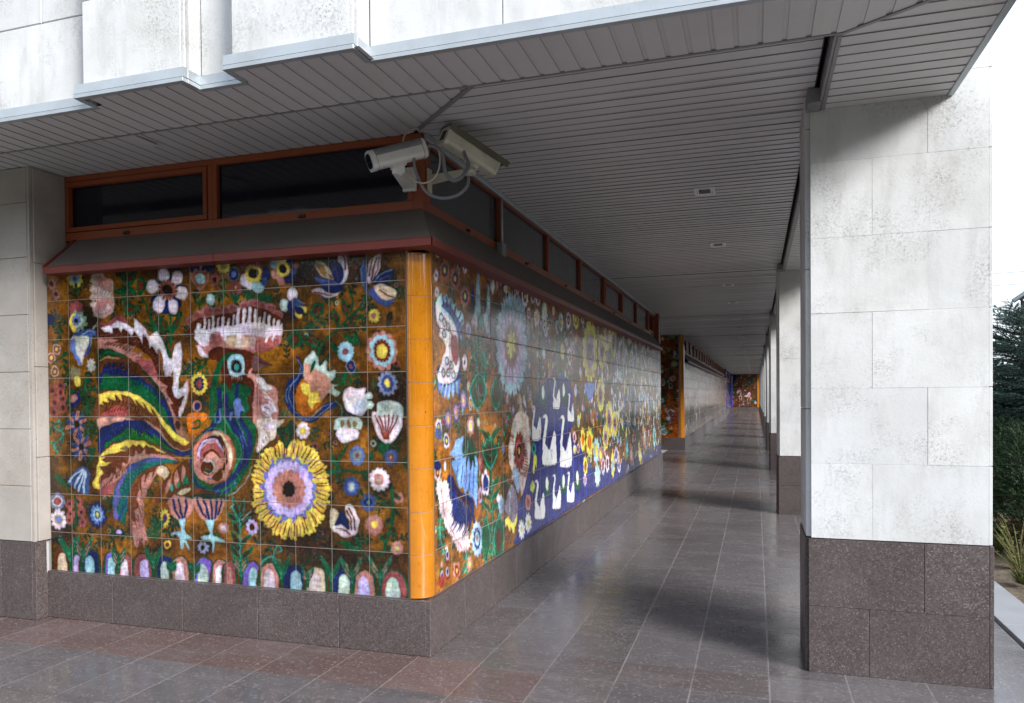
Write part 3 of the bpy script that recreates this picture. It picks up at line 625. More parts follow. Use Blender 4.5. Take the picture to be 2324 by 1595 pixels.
    # small blossom with yellow
    c.el(1188, 150, 24, 34, 'W'); c.el(1150, 198, 22, 30, 'A'); c.pg([1165, 190, 1195, 180, 1195, 230, 1200, 262, 1180, 260, 1168, 225], 'B'); c.pg([1185, 175, 1215, 172, 1250, 200, 1240, 220, 1215, 215, 1190, 215], 'J')
    c.pg([1200, 210, 1250, 205, 1252, 235, 1235, 235, 1225, 262, 1205, 255], 'Y'); c.pg([1195, 205, 1232, 215, 1235, 240, 1212, 240], 'B'); c.ln([1212, 175, 1245, 190], 4, 'C')
    c.fl(1571, 243, 31, 33, 11, .25, [(1, 'Y'), (.4, 'K', 0)]); c.lf(1630, 300, 1655, 220, 30, 'F', 'M')
    c.fl(1606, 405, 76, 96, 12, .18, [(1, 'K'), (.8, 'C', 9, .16), (.55, 'R', 15, .2), (.36, 'Y', 0)])
    c.fl(1433, 412, 43, 48, 14, .12, [(1, 'C'), (.32, 'P', 0)]); c.fl(1455, 478, 25, 32, 8, .2, [(1, 'C'), (.84, 'B'), (.36, 'P', 0)])
    c.br([1205, 350, 1260, 380, 1310, 400], 9, g, 46, 24, 1, 'M', 1); c.lf(1190, 400, 1200, 310, 60, g, 'N'); c.ln([1400, 400, 1370, 385, 1355, 340], 8, g); c.lf(1395, 430, 1365, 365, 24, g)
    # --- crest (cloud) over the bird's head
    for x, y, r in ((708, 278, 24), (742, 255, 26), (790, 232, 30), (835, 232, 26), (880, 230, 24), (920, 228, 24), (962, 208, 26), (1000, 200, 26), (1045, 208, 26), (1085, 215, 26), (1120, 245, 22), (720, 320, 26), (905, 215, 20), (1020, 192, 18)): c.el(x, y, r, r, (150, 98, 94)); c.el(x, y+3, r*.7, r*.6, (132, 70, 70))
    c.pg([708, 300, 740, 268, 800, 258, 860, 245, 900, 240, 960, 215, 1000, 205, 1060, 225, 1110, 245, 1138, 270, 1135, 320, 1110, 350, 720, 350], 'M')
    c.pg([722, 322, 745, 308, 790, 312, 840, 300, 900, 296, 960, 280, 1020, 278, 1080, 292, 1130, 300, 1137, 325, 1115, 352, 1040, 362, 960, 352, 850, 350, 745, 352], 'W')
    for x, y0, y1, w in ((742, 330, 296, 22), (772, 320, 262, 13), (792, 320, 272, 12), (812, 318, 258, 14), (836, 315, 268, 12), (860, 312, 262, 13), (884, 310, 266, 12), (908, 305, 248, 13), (930, 300, 224, 17), (958, 295, 222, 18), (984, 292, 216, 18),
                         (1010, 292, 224, 16), (1030, 296, 262, 12), (1052, 300, 240, 15), (1076, 306, 250, 14), (1098, 310, 264, 13), (1118, 314, 272, 14), (1132, 320, 288, 12)): c.ln([x, y0, x, (y0+y1)/2, x+3, y1], w, 'W'); c.ln([x+9, y0-14, x+10, y1+14], 4, (110, 70, 60), 0, 2, .7)
    c.pg([724, 340, 760, 330, 850, 345, 960, 340, 1060, 348, 1125, 340, 1126, 372, 1090, 400, 1010, 415, 990, 425, 930, 410, 860, 400, 830, 425, 790, 440, 750, 430, 728, 395, 745, 380, 728, 360], (176, 120, 116))
    c.pg([722, 345, 770, 325, 805, 345, 800, 375, 770, 395, 740, 380], 'W'); c.pg([735, 400, 748, 388, 770, 425, 790, 440, 762, 445, 740, 428], 'W')
    c.pg([800, 345, 838, 325, 850, 370, 820, 395, 795, 395], (150, 88, 84), 1, 2, .8); c.pg([1010, 365, 1110, 358, 1116, 378, 1080, 405, 1012, 415], (150, 78, 78), 1, 2, .9); c.pg([870, 350, 1000, 345, 1005, 380, 960, 400, 880, 385], 'S', 1, 3, .7)
    c.ln([868, 330, 866, 362], 14, 'W', 0, 2, .8); c.ln([935, 330, 932, 385], 26, 'W', 0, 3, .8); c.ln([1000, 330, 998, 400], 16, 'W', 0, 2, .5); c.ln([1065, 345, 1056, 366], 12, 'W'); c.ln([1100, 340, 1088, 364], 11, 'W')
    # --- bird: neck, head, eye, beak
    c.pg([810, 420, 850, 400, 960, 410, 1010, 440, 1010, 520, 1000, 560, 1005, 640, 1005, 720, 990, 800, 800, 800, 820, 640, 850, 520], 'M')
    c.pg([800, 405, 850, 395, 870, 430, 840, 460, 790, 445], 'M')
    c.pg([1008, 430, 1040, 448, 1085, 475, 1060, 484, 1030, 490, 1008, 505, 985, 470], (104, 66, 70)); c.ln([1020, 455, 1045, 468, 1078, 478], 6, 'M'); c.ln([975, 520, 990, 495], 12, 'K')
    c.ln([905, 430, 862, 445, 830, 500, 808, 580, 795, 680, 800, 720], 26, g)
    c.el(916, 480, 42, 52, 'A'); c.pg([880, 450, 900, 430, 940, 430, 955, 460, 948, 500, 955, 520, 885, 525, 876, 480], 'C'); c.fl(915, 486, 27, 32, 17, .35, [(1, 'D')]); c.el(916, 488, 13, 17, 'T'); c.tooth([890, 532, 945, 532], 'W', 16, 6, 90, 5)
    # throat frill (pink and white)
    c.pg([960, 525, 1010, 528, 1010, 720, 1000, 800, 1003, 880, 985, 700, 1000, 560], 'K')
    c.pg([1008, 525, 1045, 545, 1060, 560, 1095, 575, 1112, 600, 1108, 650, 1108, 715, 1075, 730, 1010, 725], 'K')
    c.pg([1008, 530, 1040, 535, 1060, 565, 1090, 582, 1050, 605, 1085, 640, 1105, 690, 1070, 700, 1080, 722, 1060, 718, 1030, 690, 1025, 660, 1065, 650, 1035, 600, 1012, 560], 'W', 0)
    c.pg([1008, 725, 1110, 725, 1140, 728, 1105, 770, 1095, 800, 1065, 830, 1045, 850, 1005, 880, 1012, 800], (206, 190, 180)); c.pg([1035, 735, 1110, 740, 1090, 770, 1080, 780, 1055, 770, 1050, 810, 1030, 850, 1005, 875, 1020, 820, 1045, 770], 'W', 0)
    c.pg([1012, 560, 1035, 620, 1020, 700, 1010, 700], 'P', al=.6)
    # --- body
    c.pg([840, 565, 865, 560, 885, 600, 890, 570, 910, 558, 970, 575, 975, 600, 968, 640, 975, 680, 955, 705, 1000, 760, 992, 850, 975, 930, 935, 1000, 880, 1060, 820, 1085, 760, 1075, 700, 1040, 690, 940, 700, 860, 740, 800, 790, 760, 810, 700, 815, 620], g)
    c.pg([700, 900, 715, 820, 775, 770, 835, 790, 880, 830, 905, 900, 890, 960, 850, 1020, 800, 1035, 740, 1010, 710, 960], (120, 66, 36))
    c.pg([708, 830, 760, 770, 700, 850, 694, 920, 700, 980, 730, 1030, 790, 1058, 850, 1050, 915, 1000, 965, 920, 990, 830, 940, 960, 860, 1060, 790, 1070, 720, 1045, 690, 960, 690, 880], 'B')
    c.ln([835, 590, 835, 680, 800, 760, 760, 790], 22, 'B'); c.ln([865, 620, 868, 700, 905, 780, 945, 860, 930, 940, 870, 1010, 800, 1050], 24, 'B'); c.ln([915, 570, 915, 640, 930, 720, 965, 790, 970, 850, 950, 930], 18, 'B'); c.ln([885, 680, 900, 740, 945, 810, 955, 880], 12, 'B')
    c.ln([852, 600, 850, 700, 880, 770, 920, 830, 925, 900, 890, 970], 8, (40, 140, 90), al=.7); c.ln([900, 700, 935, 780, 955, 850], 5, 'U'); c.ln([930, 800, 938, 870, 930, 930], 5, 'U', al=.7)
    c.pg([905, 635, 935, 632, 938, 660, 950, 690, 930, 690, 925, 725, 908, 720, 900, 690], 'U'); c.pg([880, 700, 892, 690, 890, 730, 878, 735], 'U'); c.ln([838, 680, 835, 730, 820, 740], 10, 'U'); c.ln([815, 700, 808, 740], 6, 'T')
    c.ln([705, 835, 760, 790, 800, 765, 860, 790], 6, 'T', al=.7)
    c.el(975, 600, 8, 20, g); c.ln([760, 1050, 830, 1058, 900, 1020], 5, 'T', al=.6); c.ln([848, 1088, 900, 1060, 950, 1010, 980, 945], 4, 'C')
    # spiral
    c.frame(560, 1100, 3.988)
    c.pg([80, 1190, 90, 1050, 180, 900, 300, 830, 440, 850, 540, 940, 575, 1080, 550, 1250, 480, 1370, 380, 1450, 290, 1460, 170, 1420, 100, 1320], (190, 118, 100))
    c.pg([130, 1100, 170, 980, 270, 900, 370, 900, 430, 950, 440, 1180, 420, 1020, 370, 960, 280, 940, 200, 1010, 170, 1110, 150, 1190], 'D')
    c.ln([140, 1130, 190, 980, 290, 930, 370, 950, 420, 1040, 435, 1180], 30, 'V'); c.ln([180, 1180, 210, 1060, 300, 1010, 390, 1050, 430, 1160], 60, 'P'); c.ln([150, 1180, 170, 1060, 250, 980, 330, 975], 18, (160, 150, 170))
    c.ln([330, 860, 400, 880, 460, 960, 520, 1050, 530, 1180, 500, 1300, 450, 1380], 44, 'S'); c.ln([480, 1180, 500, 1290, 450, 1400], 40, 'K'); c.ln([400, 900, 455, 1000, 475, 1120, 480, 1200, 440, 1300], 26, 'M')
    c.ln([540, 950, 580, 1080, 560, 1230], 26, (140, 78, 40)); c.pg([190, 1180, 210, 1110, 270, 1060, 340, 1060, 390, 1110, 400, 1180, 360, 1150, 290, 1090, 240, 1140], 'M')
    c.pg([200, 1180, 240, 1120, 290, 1090, 360, 1110, 400, 1190, 410, 1280, 350, 1340, 300, 1270, 260, 1200], 'K')
    c.el(250, 1280, 85, 90, 'M'); c.ln([200, 1190, 240, 1200, 300, 1200, 330, 1280, 280, 1350, 210, 1330], 16, 'A'); c.pg([300, 1400, 350, 1340, 420, 1290, 420, 1380, 370, 1440], 'N'); c.pg([90, 1190, 150, 1190, 170, 1330, 260, 1420, 340, 1450, 250, 1465, 150, 1410, 90, 1320], 'K')
    c.ln([560, 650, 450, 690, 330, 730, 290, 690], 1, 'G')
    c.frame(120, 800, 1.5333)
    # --- legs
    c.pg([580, 1090, 640, 1050, 700, 1040, 850, 1080, 845, 1095, 590, 1100], 'N'); c.pg([640, 1085, 780, 1070, 846, 1085, 846, 1100, 640, 1095], 'F')
    for pts, lines in (([582, 1085, 640, 1080, 694, 1095, 700, 1140, 680, 1175, 655, 1195, 625, 1192, 598, 1165], ([607, 1095, 612, 1140, 632, 1182], [632, 1092, 638, 1140, 645, 1186], [668, 1095, 665, 1140, 655, 1180])),
                       ([700, 1090, 770, 1095, 842, 1095, 838, 1140, 815, 1180, 790, 1200, 755, 1198, 722, 1165], ([718, 1092, 735, 1140, 755, 1180], [748, 1095, 760, 1140, 768, 1188], [780, 1098, 784, 1140, 782, 1188], [810, 1098, 806, 1140, 796, 1182], [832, 1098, 828, 1130, 812, 1165]))):
        c.pg(pts, 'K')
        for l in lines: c.ln(l, 9, 'B')
    c.pg([632, 1190, 660, 1190, 655, 1240, 680, 1270, 685, 1285, 660, 1280, 675, 1320, 668, 1330, 650, 1295, 648, 1325, 636, 1325, 632, 1285, 612, 1262, 592, 1265, 592, 1255, 622, 1245, 640, 1235], 'C'); c.pg([755, 1195, 795, 1195, 785, 1240, 788, 1262, 840, 1285, 838, 1297, 795, 1290, 792, 1340, 782, 1340, 778, 1292, 735, 1285, 730, 1270, 765, 1262, 770, 1235], 'C')
    # --- tail feathers
    c.frame(260, 900, 3.19)
    c.pg([130, 560, 250, 540, 420, 600, 540, 700, 690, 860, 770, 1030, 860, 1200, 900, 1340, 990, 1410, 990, 1500, 860, 1400, 700, 1300, 560, 1150, 400, 900, 130, 900], 'F')
    c.pg([140, 330, 300, 300, 420, 330, 600, 400, 700, 500, 760, 700, 830, 800, 840, 960, 920, 1000, 900, 1200, 880, 1320, 820, 1260, 760, 1000, 690, 800, 620, 600, 400, 480, 150, 450], 'M')
    c.pg([150, 620, 250, 600, 400, 600, 540, 720, 640, 860, 720, 980, 600, 900, 520, 850, 400, 800, 140, 800], (90, 50, 26))
    c.pg([130, 800, 180, 720, 240, 640, 230, 720, 300, 650, 280, 730, 380, 680, 340, 740, 430, 720, 420, 770, 560, 780, 520, 800, 660, 900, 720, 1000, 560, 1000, 400, 940, 130, 900], 'B', 0)
    c.pg([190, 770, 400, 800, 540, 850, 640, 920, 740, 1060, 790, 1200, 860, 1360, 700, 1150, 540, 990, 400, 930, 130, 920, 140, 880], (14, 92, 56)); c.tooth([420, 960, 520, 970, 640, 1060], (14, 92, 56), 110, 9, -80, 26); c.tooth([200, 880, 380, 870], (14, 92, 56), 90, 7, -75, 26)
    c.ln([720, 1020, 790, 1120, 810, 1200, 850, 1300, 960, 1400], 44, 'B', .4); c.ln([700, 1080, 780, 1220, 850, 1330, 960, 1410], 20, g)
    c.pg([150, 310, 170, 270, 230, 290, 300, 220, 380, 230, 420, 290, 300, 320], 'P'); c.pg([155, 330, 260, 310, 320, 255, 410, 290, 480, 330, 470, 240, 530, 265, 590, 330, 620, 400, 700, 350, 730, 400, 770, 500, 800, 600, 830, 620, 870, 500, 915, 445, 945, 560, 930, 680, 905, 800, 890, 900, 940, 880, 990, 800,
          985, 960, 950, 1080, 920, 1150, 910, 1180, 880, 1180, 890, 1090, 950, 970, 890, 1000, 840, 980, 835, 900, 850, 730, 820, 790, 770, 790, 740, 700, 740, 560, 700, 570, 640, 490, 625, 530, 600, 420, 570, 390, 555, 490, 530, 420, 480, 360, 450, 420, 410, 360, 370, 330, 360, 385, 330, 330, 270, 330, 275, 380, 200, 370], 'W', 0)
    c.ln([990, 820, 985, 960, 950, 1080], 12, 'K'); c.ln([720, 540, 740, 640, 735, 770], 26, (120, 76, 40))
    c.pg([130, 430, 240, 430, 330, 440, 250, 480, 340, 470, 330, 500, 410, 470, 400, 510, 500, 500, 450, 560, 570, 560, 520, 620, 645, 640, 600, 670, 690, 740, 690, 790, 740, 860, 800, 880, 770, 920, 800, 980, 845, 1060, 810, 1050, 850, 1150, 860, 1190, 830, 1190, 800, 1080, 740, 960, 690, 870, 620, 780,
          520, 680, 400, 600, 270, 540, 130, 530], 'K', 0); c.pg([490, 630, 640, 650, 690, 750, 690, 790, 620, 770, 540, 700], 'P')
    c.ln([150, 600, 250, 560, 380, 600], 30, g); c.ln([150, 640, 220, 610, 320, 620], 20, 'Q')
    c.pg([830, 1190, 900, 1200, 950, 1330, 990, 1400, 900, 1370, 850, 1290], (150, 110, 90)); c.el(880, 1250, 24, 40, 'M')
    # yellow feather
    c.pg([60, 1180, 120, 950, 250, 925, 390, 930, 520, 980, 640, 1070, 700, 1150, 760, 1240, 850, 1330, 990, 1420, 985, 1500, 880, 1490, 760, 1400, 680, 1330, 560, 1240, 400, 1180, 110, 1180], (110, 62, 34))
    c.pg([120, 1170, 200, 1120, 260, 1080, 330, 1070, 390, 1090, 390, 1170, 250, 1180], (170, 70, 70)); c.tooth([140, 1170, 390, 1165], 'P', 90, 12, -60, 14); c.tooth([170, 1130, 390, 1110], 'M', 70, 8, -60, 12)
    c.pg([120, 1060, 120, 960, 250, 925, 390, 930, 520, 980, 640, 1060, 700, 1150, 760, 1230, 850, 1320, 990, 1415, 940, 1445, 850, 1400, 760, 1310, 690, 1200, 680, 1160, 620, 1080, 640, 1160, 600, 1120, 540, 1030, 560, 1100, 520, 1060, 470, 1000, 490, 1070, 420, 980, 400, 980, 330, 960, 350, 1020, 270, 970, 290, 1030,
          200, 990, 230, 1040, 160, 1030, 170, 1060], 'Y', 0)
    c.pg([115, 1180, 400, 1185, 540, 1230, 640, 1290, 560, 1240, 400, 1215, 240, 1240, 120, 1310], (190, 140, 130))
    c.pg([540, 1190, 690, 1290, 800, 1420, 900, 1490, 990, 1480, 960, 1500, 880, 1510, 760, 1440, 680, 1350], (180, 130, 110))
    c.pg([115, 1310, 240, 1240, 400, 1205, 540, 1215, 660, 1300, 790, 1440, 900, 1500, 990, 1490, 980, 1540, 860, 1540, 740, 1480, 660, 1420, 520, 1370, 420, 1380, 250, 1440, 110, 1545], 'B')
    c.pg([170, 1430, 300, 1350, 400, 1270, 420, 1320, 440, 1280, 520, 1360, 540, 1310, 640, 1380, 640, 1330, 760, 1440, 860, 1510, 800, 1500, 690, 1440, 520, 1385, 400, 1395, 250, 1450, 150, 1540], (18, 112, 46), 0)
    # barbs on the plumes
    c.tooth([170, 400, 300, 380, 480, 430, 640, 560, 740, 720], (120, 84, 74), 46, 20, 150, 9); c.tooth([180, 490, 300, 500, 430, 560], 'M', 60, 9, -40, 12); c.tooth([450, 570, 560, 680, 680, 800, 760, 950], 'P', 60, 12, -20, 12)
    c.tooth([160, 720, 300, 690, 430, 730], (16, 26, 70), 70, 10, -60, 12); c.tooth([430, 860, 560, 880, 680, 980, 760, 1100], 'B', 80, 12, -70, 16); c.tooth([220, 850, 380, 850], (30, 120, 84), 60, 8, -80, 8)
    c.tooth([180, 1060, 300, 1010, 380, 1020, 500, 1100, 600, 1180], (70, 34, 22), 60, 14, 110, 12); c.tooth([420, 1060, 520, 1120, 640, 1210], (150, 120, 60), 50, 9, 70, 9)
    c.tooth([160, 1330, 300, 1260, 430, 1235, 540, 1260, 680, 1370], (40, 70, 150), 40, 16, 70, 7); c.tooth([200, 1480, 320, 1400, 420, 1330], (34, 60, 120), 60, 9, -70, 10); c.tooth([470, 1300, 560, 1350, 660, 1400], (120, 170, 60), 36, 8, 80, 7)
    c.tooth([250, 930, 390, 940, 520, 990, 640, 1075], (240, 224, 130), 20, 14, 60, 5)
    c.frame(120, 1240, 2.848)
    # lower feathers
    c.pg([430, 650, 500, 420, 600, 310, 750, 275, 900, 290, 1000, 340, 1080, 390, 1170, 430, 1180, 480, 1000, 480, 850, 560, 700, 760, 640, 760, 500, 740, 440, 720], (110, 56, 34))
    c.pg([495, 420, 600, 320, 750, 275, 880, 285, 1000, 345, 1080, 390, 1060, 395, 990, 360, 900, 320, 880, 345, 850, 310, 820, 330, 790, 320, 760, 350, 680, 340, 740, 370, 600, 395], 'Y', 0); c.pg([690, 340, 740, 335, 745, 370, 690, 360], 'Q')
    c.pg([490, 420, 550, 420, 510, 450, 610, 475, 500, 510, 530, 560, 490, 600, 495, 700, 440, 690, 430, 640, 470, 560], 'Y', 0)
    c.pg([495, 700, 520, 620, 580, 600, 590, 550, 640, 570, 640, 500, 680, 540, 690, 460, 740, 480, 760, 400, 790, 430, 820, 360, 850, 400, 890, 350, 900, 400, 960, 390, 1100, 410, 1180, 450, 1000, 460, 850, 540, 720, 650, 620, 740, 500, 745], 'K', 0); c.pg([500, 690, 620, 640, 700, 580, 640, 700, 560, 745, 500, 745], 'P')
    c.pg([600, 800, 620, 700, 680, 600, 760, 520, 870, 450, 980, 425, 1080, 440, 1180, 465, 1080, 480, 1000, 490, 880, 540, 800, 620, 745, 720, 730, 800, 700, 1010, 670, 960, 640, 960, 610, 940], (20, 104, 100)); c.pg([605, 930, 610, 780, 650, 650, 740, 540, 700, 640, 660, 700, 680, 760, 640, 840, 655, 940, 625, 960], 'L', al=.8)
    c.pg([740, 500, 870, 445, 980, 425, 1060, 435, 1000, 460, 880, 480, 760, 560], 'J')
    # pink arm feather
    c.pg([745, 1080, 730, 900, 745, 760, 790, 660, 860, 570, 960, 500, 1050, 490, 1110, 540, 1090, 640, 1020, 780, 960, 860, 990, 740, 1040, 640, 1020, 580, 960, 600, 900, 720, 870, 800, 870, 1000, 870, 1080], (110, 56, 34))
    c.pg([760, 960, 800, 980, 790, 880, 830, 860, 810, 780, 830, 700, 820, 640, 860, 740, 850, 600, 890, 560, 880, 660, 920, 560, 960, 540, 940, 620, 1000, 500, 1060, 505, 1095, 550, 1060, 610, 1040, 590, 990, 570, 950, 620, 900, 720, 870, 790, 865, 950, 880, 1040, 900, 1160, 870, 1130, 860, 1200, 830, 1130, 800, 1210, 770, 1140, 760, 1060], 'K', 0)
    c.pg([1010, 500, 1070, 505, 1095, 560, 1060, 620, 1040, 600, 1000, 560], 'S')
    c.pg([1040, 830, 1090, 700, 1130, 560, 1200, 470, 1270, 460, 1290, 640, 1200, 690, 1100, 760], 'N'); c.lf(1070, 740, 1100, 600, 36, 'K'); c.lf(1150, 690, 1160, 530, 42, 'K'); c.lf(1220, 660, 1220, 490, 42, 'K'); c.lf(1115, 720, 1110, 640, 24, 'T'); c.pg([1160, 690, 1180, 620, 1200, 680, 1240, 560, 1270, 650, 1200, 690], (30, 120, 90), 0)
    c.ln([1010, 800, 1100, 760, 1200, 680, 1300, 660], 20, 'N'); c.el(1220, 715, 60, 22, 'S', -20)
    c.frame(120, 1240, 2.848)
    c.tooth([520, 700, 600, 620, 700, 560, 760, 500], (110, 50, 44), 60, 11, -70, 9); c.tooth([620, 900, 640, 760, 720, 620, 820, 520], 'T', 46, 14, 20, 8); c.tooth([650, 960, 690, 860, 730, 780], (30, 60, 120), 60, 8, 95, 12)
    c.tooth([790, 1000, 830, 860, 850, 720], (120, 66, 56), 60, 9, 60, 9); c.tooth([800, 1120, 860, 1120], 'M', 40, 4, 90, 6)
    c.frame(120, 800, 1.5333)
    c.tooth([1015, 560, 1050, 640, 1030, 720], (160, 110, 110), 40, 8, 30, 6); c.tooth([1030, 760, 1060, 790, 1020, 850], (170, 150, 150), 36, 6, 60, 6)
    for q in range(9): a = .5+q*.28; c.ln([845+math.cos(a)*70, 905+math.sin(a)*150, 845+math.cos(a+.12)*92, 905+math.sin(a+.12)*178], 4, (60, 110, 190) if q % 2 else (30, 130, 90))
    # small things in the lower strip
    c.frame(120, 800, 1.5333)
    c.fl(565, 1183, 26, 44, 13, .45, [(1, 'Y'), (.5, 'P'), (.3, 'I')]); c.br([510, 1290, 512, 1240, 530, 1200], 7, g, 44, 18, 2, (60, 90, 80), 1)
    c.fl(573, 1304, 18, 21, 8, .1, [(1, 'Y'), (.5, 'R')]); c.fl(738, 1322, 29, 29, 8, .3, [(1, (150, 150, 190)), (.35, 'D', 0)]); c.fl(837, 1230, 27, 27, 8, .2, [(1, 'K'), (.5, 'W')])
    for x0, y0, x1, y1 in ((912, 1440, 915, 1180), (905, 1200, 880, 1130)): c.ln([x0, y0, x1, y1], 8, 'T')
    for s in (((912, 1310, 875, 1250), (912, 1310, 965, 1260), (912, 1380, 870, 1310), (912, 1380, 975, 1320), (912, 1260, 880, 1200), (915, 1230, 965, 1180), (905, 1200, 860, 1160), (915, 1180, 935, 1100), (915, 1190, 885, 1090))): c.lf(*s, 22, g, 'M', 'T')
    c.ln([870, 1140, 890, 1120], 5, 'C'); c.ln([925, 1190, 970, 1150], 5, 'C'); c.fl(973, 1225, 30, 38, 9, .3, [(1, 'V'), (.4, 'M', 0)])
    # --- big sunburst flower
    c.fl(1160, 1050, 186, 232, 0, 0, [(.96, (176, 120, 40))])
    for k in range(92):
        a = k/92*2*math.pi+c.rng.uniform(-.02, .02); r = c.rng.uniform(.9, 1.03)
        c.ln([1160+math.cos(a)*95, 1050+math.sin(a)*115, 1160+math.cos(a+.05)*140*r, 1050+math.sin(a+.05)*175*r, 1160+math.cos(a)*184*r, 1050+math.sin(a)*232*r], 15, 'Y' if k % 7 else (214, 180, 60))
    for k in range(60):
        a = k/60*2*math.pi+c.rng.uniform(-.03, .03); r0 = c.rng.uniform(.62, .75)
        c.ln([1160+math.cos(a)*184*r0, 1050+math.sin(a)*232*r0, 1160+math.cos(a+.04)*172, 1050+math.sin(a+.04)*216], 4.5, 'R' if k % 3 else 'K')
    c.fl(1150, 1048, 128, 150, 17, .14, [(1, 'U'), (.9, 'V', 11, .08), (.62, (196, 128, 116), 15, .22), (.25, 'D', 9, .2)])
    for k in range(14):
        a = k/14*6.283; c.ln([1150+math.cos(a)*110, 1048+math.sin(a)*128, 1150+math.cos(a+.1)*138, 1048+math.sin(a+.1)*162], 9, (120, 110, 200))
    c.pg([1100, 770, 1140, 760, 1170, 730, 1190, 770, 1160, 830, 1140, 860, 1120, 820], 'F'); c.lf(1140, 850, 1150, 760, 26, g, 'N')
    c.fl(1224, 777, 36, 39, 9, .2, [(1, 'W'), (.4, 'Y', 0)])
    # --- yellow and blue exotic bloom
    c.pg([1270, 410, 1295, 430, 1310, 480, 1340, 450, 1345, 500, 1385, 500, 1380, 530, 1400, 560, 1375, 580, 1405, 600, 1380, 620, 1340, 600, 1290, 640, 1240, 560, 1235, 470], 'A')
    c.pg([1238, 470, 1270, 480, 1300, 500, 1340, 520, 1372, 560, 1350, 600, 1300, 650, 1260, 600, 1240, 540], (196, 140, 120)); c.lf(1290, 450, 1262, 510, 16, g)
    c.pg([1220, 540, 1262, 570, 1255, 600, 1300, 590, 1300, 625, 1320, 640, 1290, 670, 1250, 700, 1200, 690, 1190, 620], (186, 104, 24)); c.pg([1215, 575, 1225, 555, 1262, 568, 1265, 600, 1300, 590, 1298, 620, 1312, 640, 1280, 655, 1270, 680, 1250, 650, 1255, 620, 1225, 600], 'Y')
    c.pg([1195, 430, 1215, 450, 1232, 490, 1222, 540, 1190, 580, 1178, 620, 1200, 690, 1250, 715, 1300, 690, 1330, 650, 1385, 640, 1380, 670, 1330, 690, 1290, 730, 1250, 742, 1200, 720, 1150, 670, 1142, 600, 1165, 540, 1205, 510, 1210, 470], 'B')
    for p in ([1205, 450, 1225, 500, 1180, 560, 1160, 620, 1185, 680], [1215, 480, 1200, 540, 1150, 590, 1155, 650], [1200, 720, 1260, 730, 1320, 690, 1370, 650], [1190, 690, 1250, 725, 1310, 670, 1380, 645]): c.ln(p, 3, 'C')
    c.ln([1380, 640, 1405, 665, 1410, 710], 5, 'T'); c.br([1430, 500, 1420, 540, 1400, 560], 9, g, 48, 24, 2, 'N', 1)
    c.pg([1420, 590, 1450, 575, 1480, 580, 1525, 575, 1520, 610, 1535, 650, 1520, 690, 1500, 710, 1460, 700, 1430, 680, 1415, 640], 'W'); c.pg([1480, 640, 1525, 640, 1500, 700, 1470, 690], (186, 190, 220)); c.el(1538, 615, 20, 18, 'A'); c.el(1540, 655, 18, 18, 'A')
    c.pg([1385, 720, 1430, 712, 1480, 715, 1508, 740, 1495, 770, 1465, 760, 1440, 790, 1400, 775, 1368, 770, 1372, 740], 'A'); c.pg([1390, 770, 1430, 765, 1470, 765, 1490, 780, 1480, 815, 1455, 825, 1430, 835, 1400, 830, 1380, 800], 'W'); c.el(1410, 745, 9, 18, 'Q'); c.el(1440, 745, 9, 18, 'Q'); c.el(1470, 745, 9, 14, 'Q')
    c.pg([1575, 690, 1580, 650, 1620, 635, 1670, 640, 1702, 665, 1698, 720, 1640, 725, 1580, 720], 'A'); c.pg([1552, 690, 1575, 690, 1590, 715, 1610, 690, 1630, 715, 1650, 690, 1672, 720, 1695, 715, 1690, 770, 1650, 825, 1615, 840, 1580, 810, 1558, 760], 'W')
    for x in (1568, 1588, 1610, 1632, 1655, 1678): c.ln([x, 705, (x+1615)/2, 765, 1612+(x-1612)*.15, 815], 6, 'R')
    c.lf(1605, 890, 1590, 830, 40, g); c.ln([1625, 840, 1600, 890], 16, g); c.lf(1540, 920, 1550, 870, 20, g)
    c.fl(1629, 555, 50, 62, 12, .3, [(1, (130, 140, 180)), (.62, 'J'), (.3, 'Y', 6, .2)]); c.lf(1560, 590, 1560, 530, 24, g, 'N')
    c.fl(1478, 892, 40, 48, 9, .15, [(1, 'U'), (.62, (120, 140, 150)), (.25, 'P')]); c.fl(1640, 900, 40, 40, 13, .25, [(1, 'J'), (.7, (80, 100, 150)), (.36, 'P'), (.15, 'Y')])
    c.fl(1448, 1036, 42, 48, 10, .2, [(1, 'J'), (.55, 'U'), (.35, 'A')]); c.fl(1580, 1003, 52, 58, 13, .2, [(1, 'W'), (.5, 'K'), (.25, (150, 140, 140))]); c.fl(1525, 1110, 38, 46, 8, .25, [(1, 'J'), (.5, 'B'), (.2, 'T')]); c.fl(1672, 1087, 28, 28, 7, .2, [(1, 'K'), (.4, 'P')])
    c.ln([1430, 850, 1395, 900, 1385, 950, 1440, 965, 1520, 970], 11, g); c.lf(1385, 950, 1345, 880, 26, g); c.lf(1380, 960, 1330, 975, 30, g); c.lf(1390, 960, 1385, 1020, 26, g, 'N'); c.lf(1500, 965, 1520, 1010, 20, g)
    c.pg([1348, 1140, 1380, 1150, 1400, 1190, 1420, 1250, 1350, 1245], 'S'); c.pg([1420, 1125, 1445, 1120, 1470, 1160, 1482, 1210, 1470, 1255, 1440, 1272, 1400, 1270, 1360, 1240, 1350, 1225, 1400, 1215, 1430, 1240, 1435, 1210, 1420, 1170], 'W')
    c.ln([1432, 1140, 1455, 1180, 1460, 1240], 6, 'R'); c.ln([1425, 1150, 1440, 1190, 1445, 1240], 6, 'R'); c.ln([1370, 1232, 1410, 1240, 1440, 1262], 5, 'R'); c.pg([1372, 1195, 1400, 1150, 1420, 1185, 1435, 1235, 1400, 1215, 1365, 1215], 'B')
    c.fl(1552, 1215, 44, 52, 9, .15, [(1, 'K'), (.35, 'Y', 0)]); c.fl(1660, 1325, 32, 36, 8, .15, [(1, 'K'), (.35, (200, 220, 110), 0)])
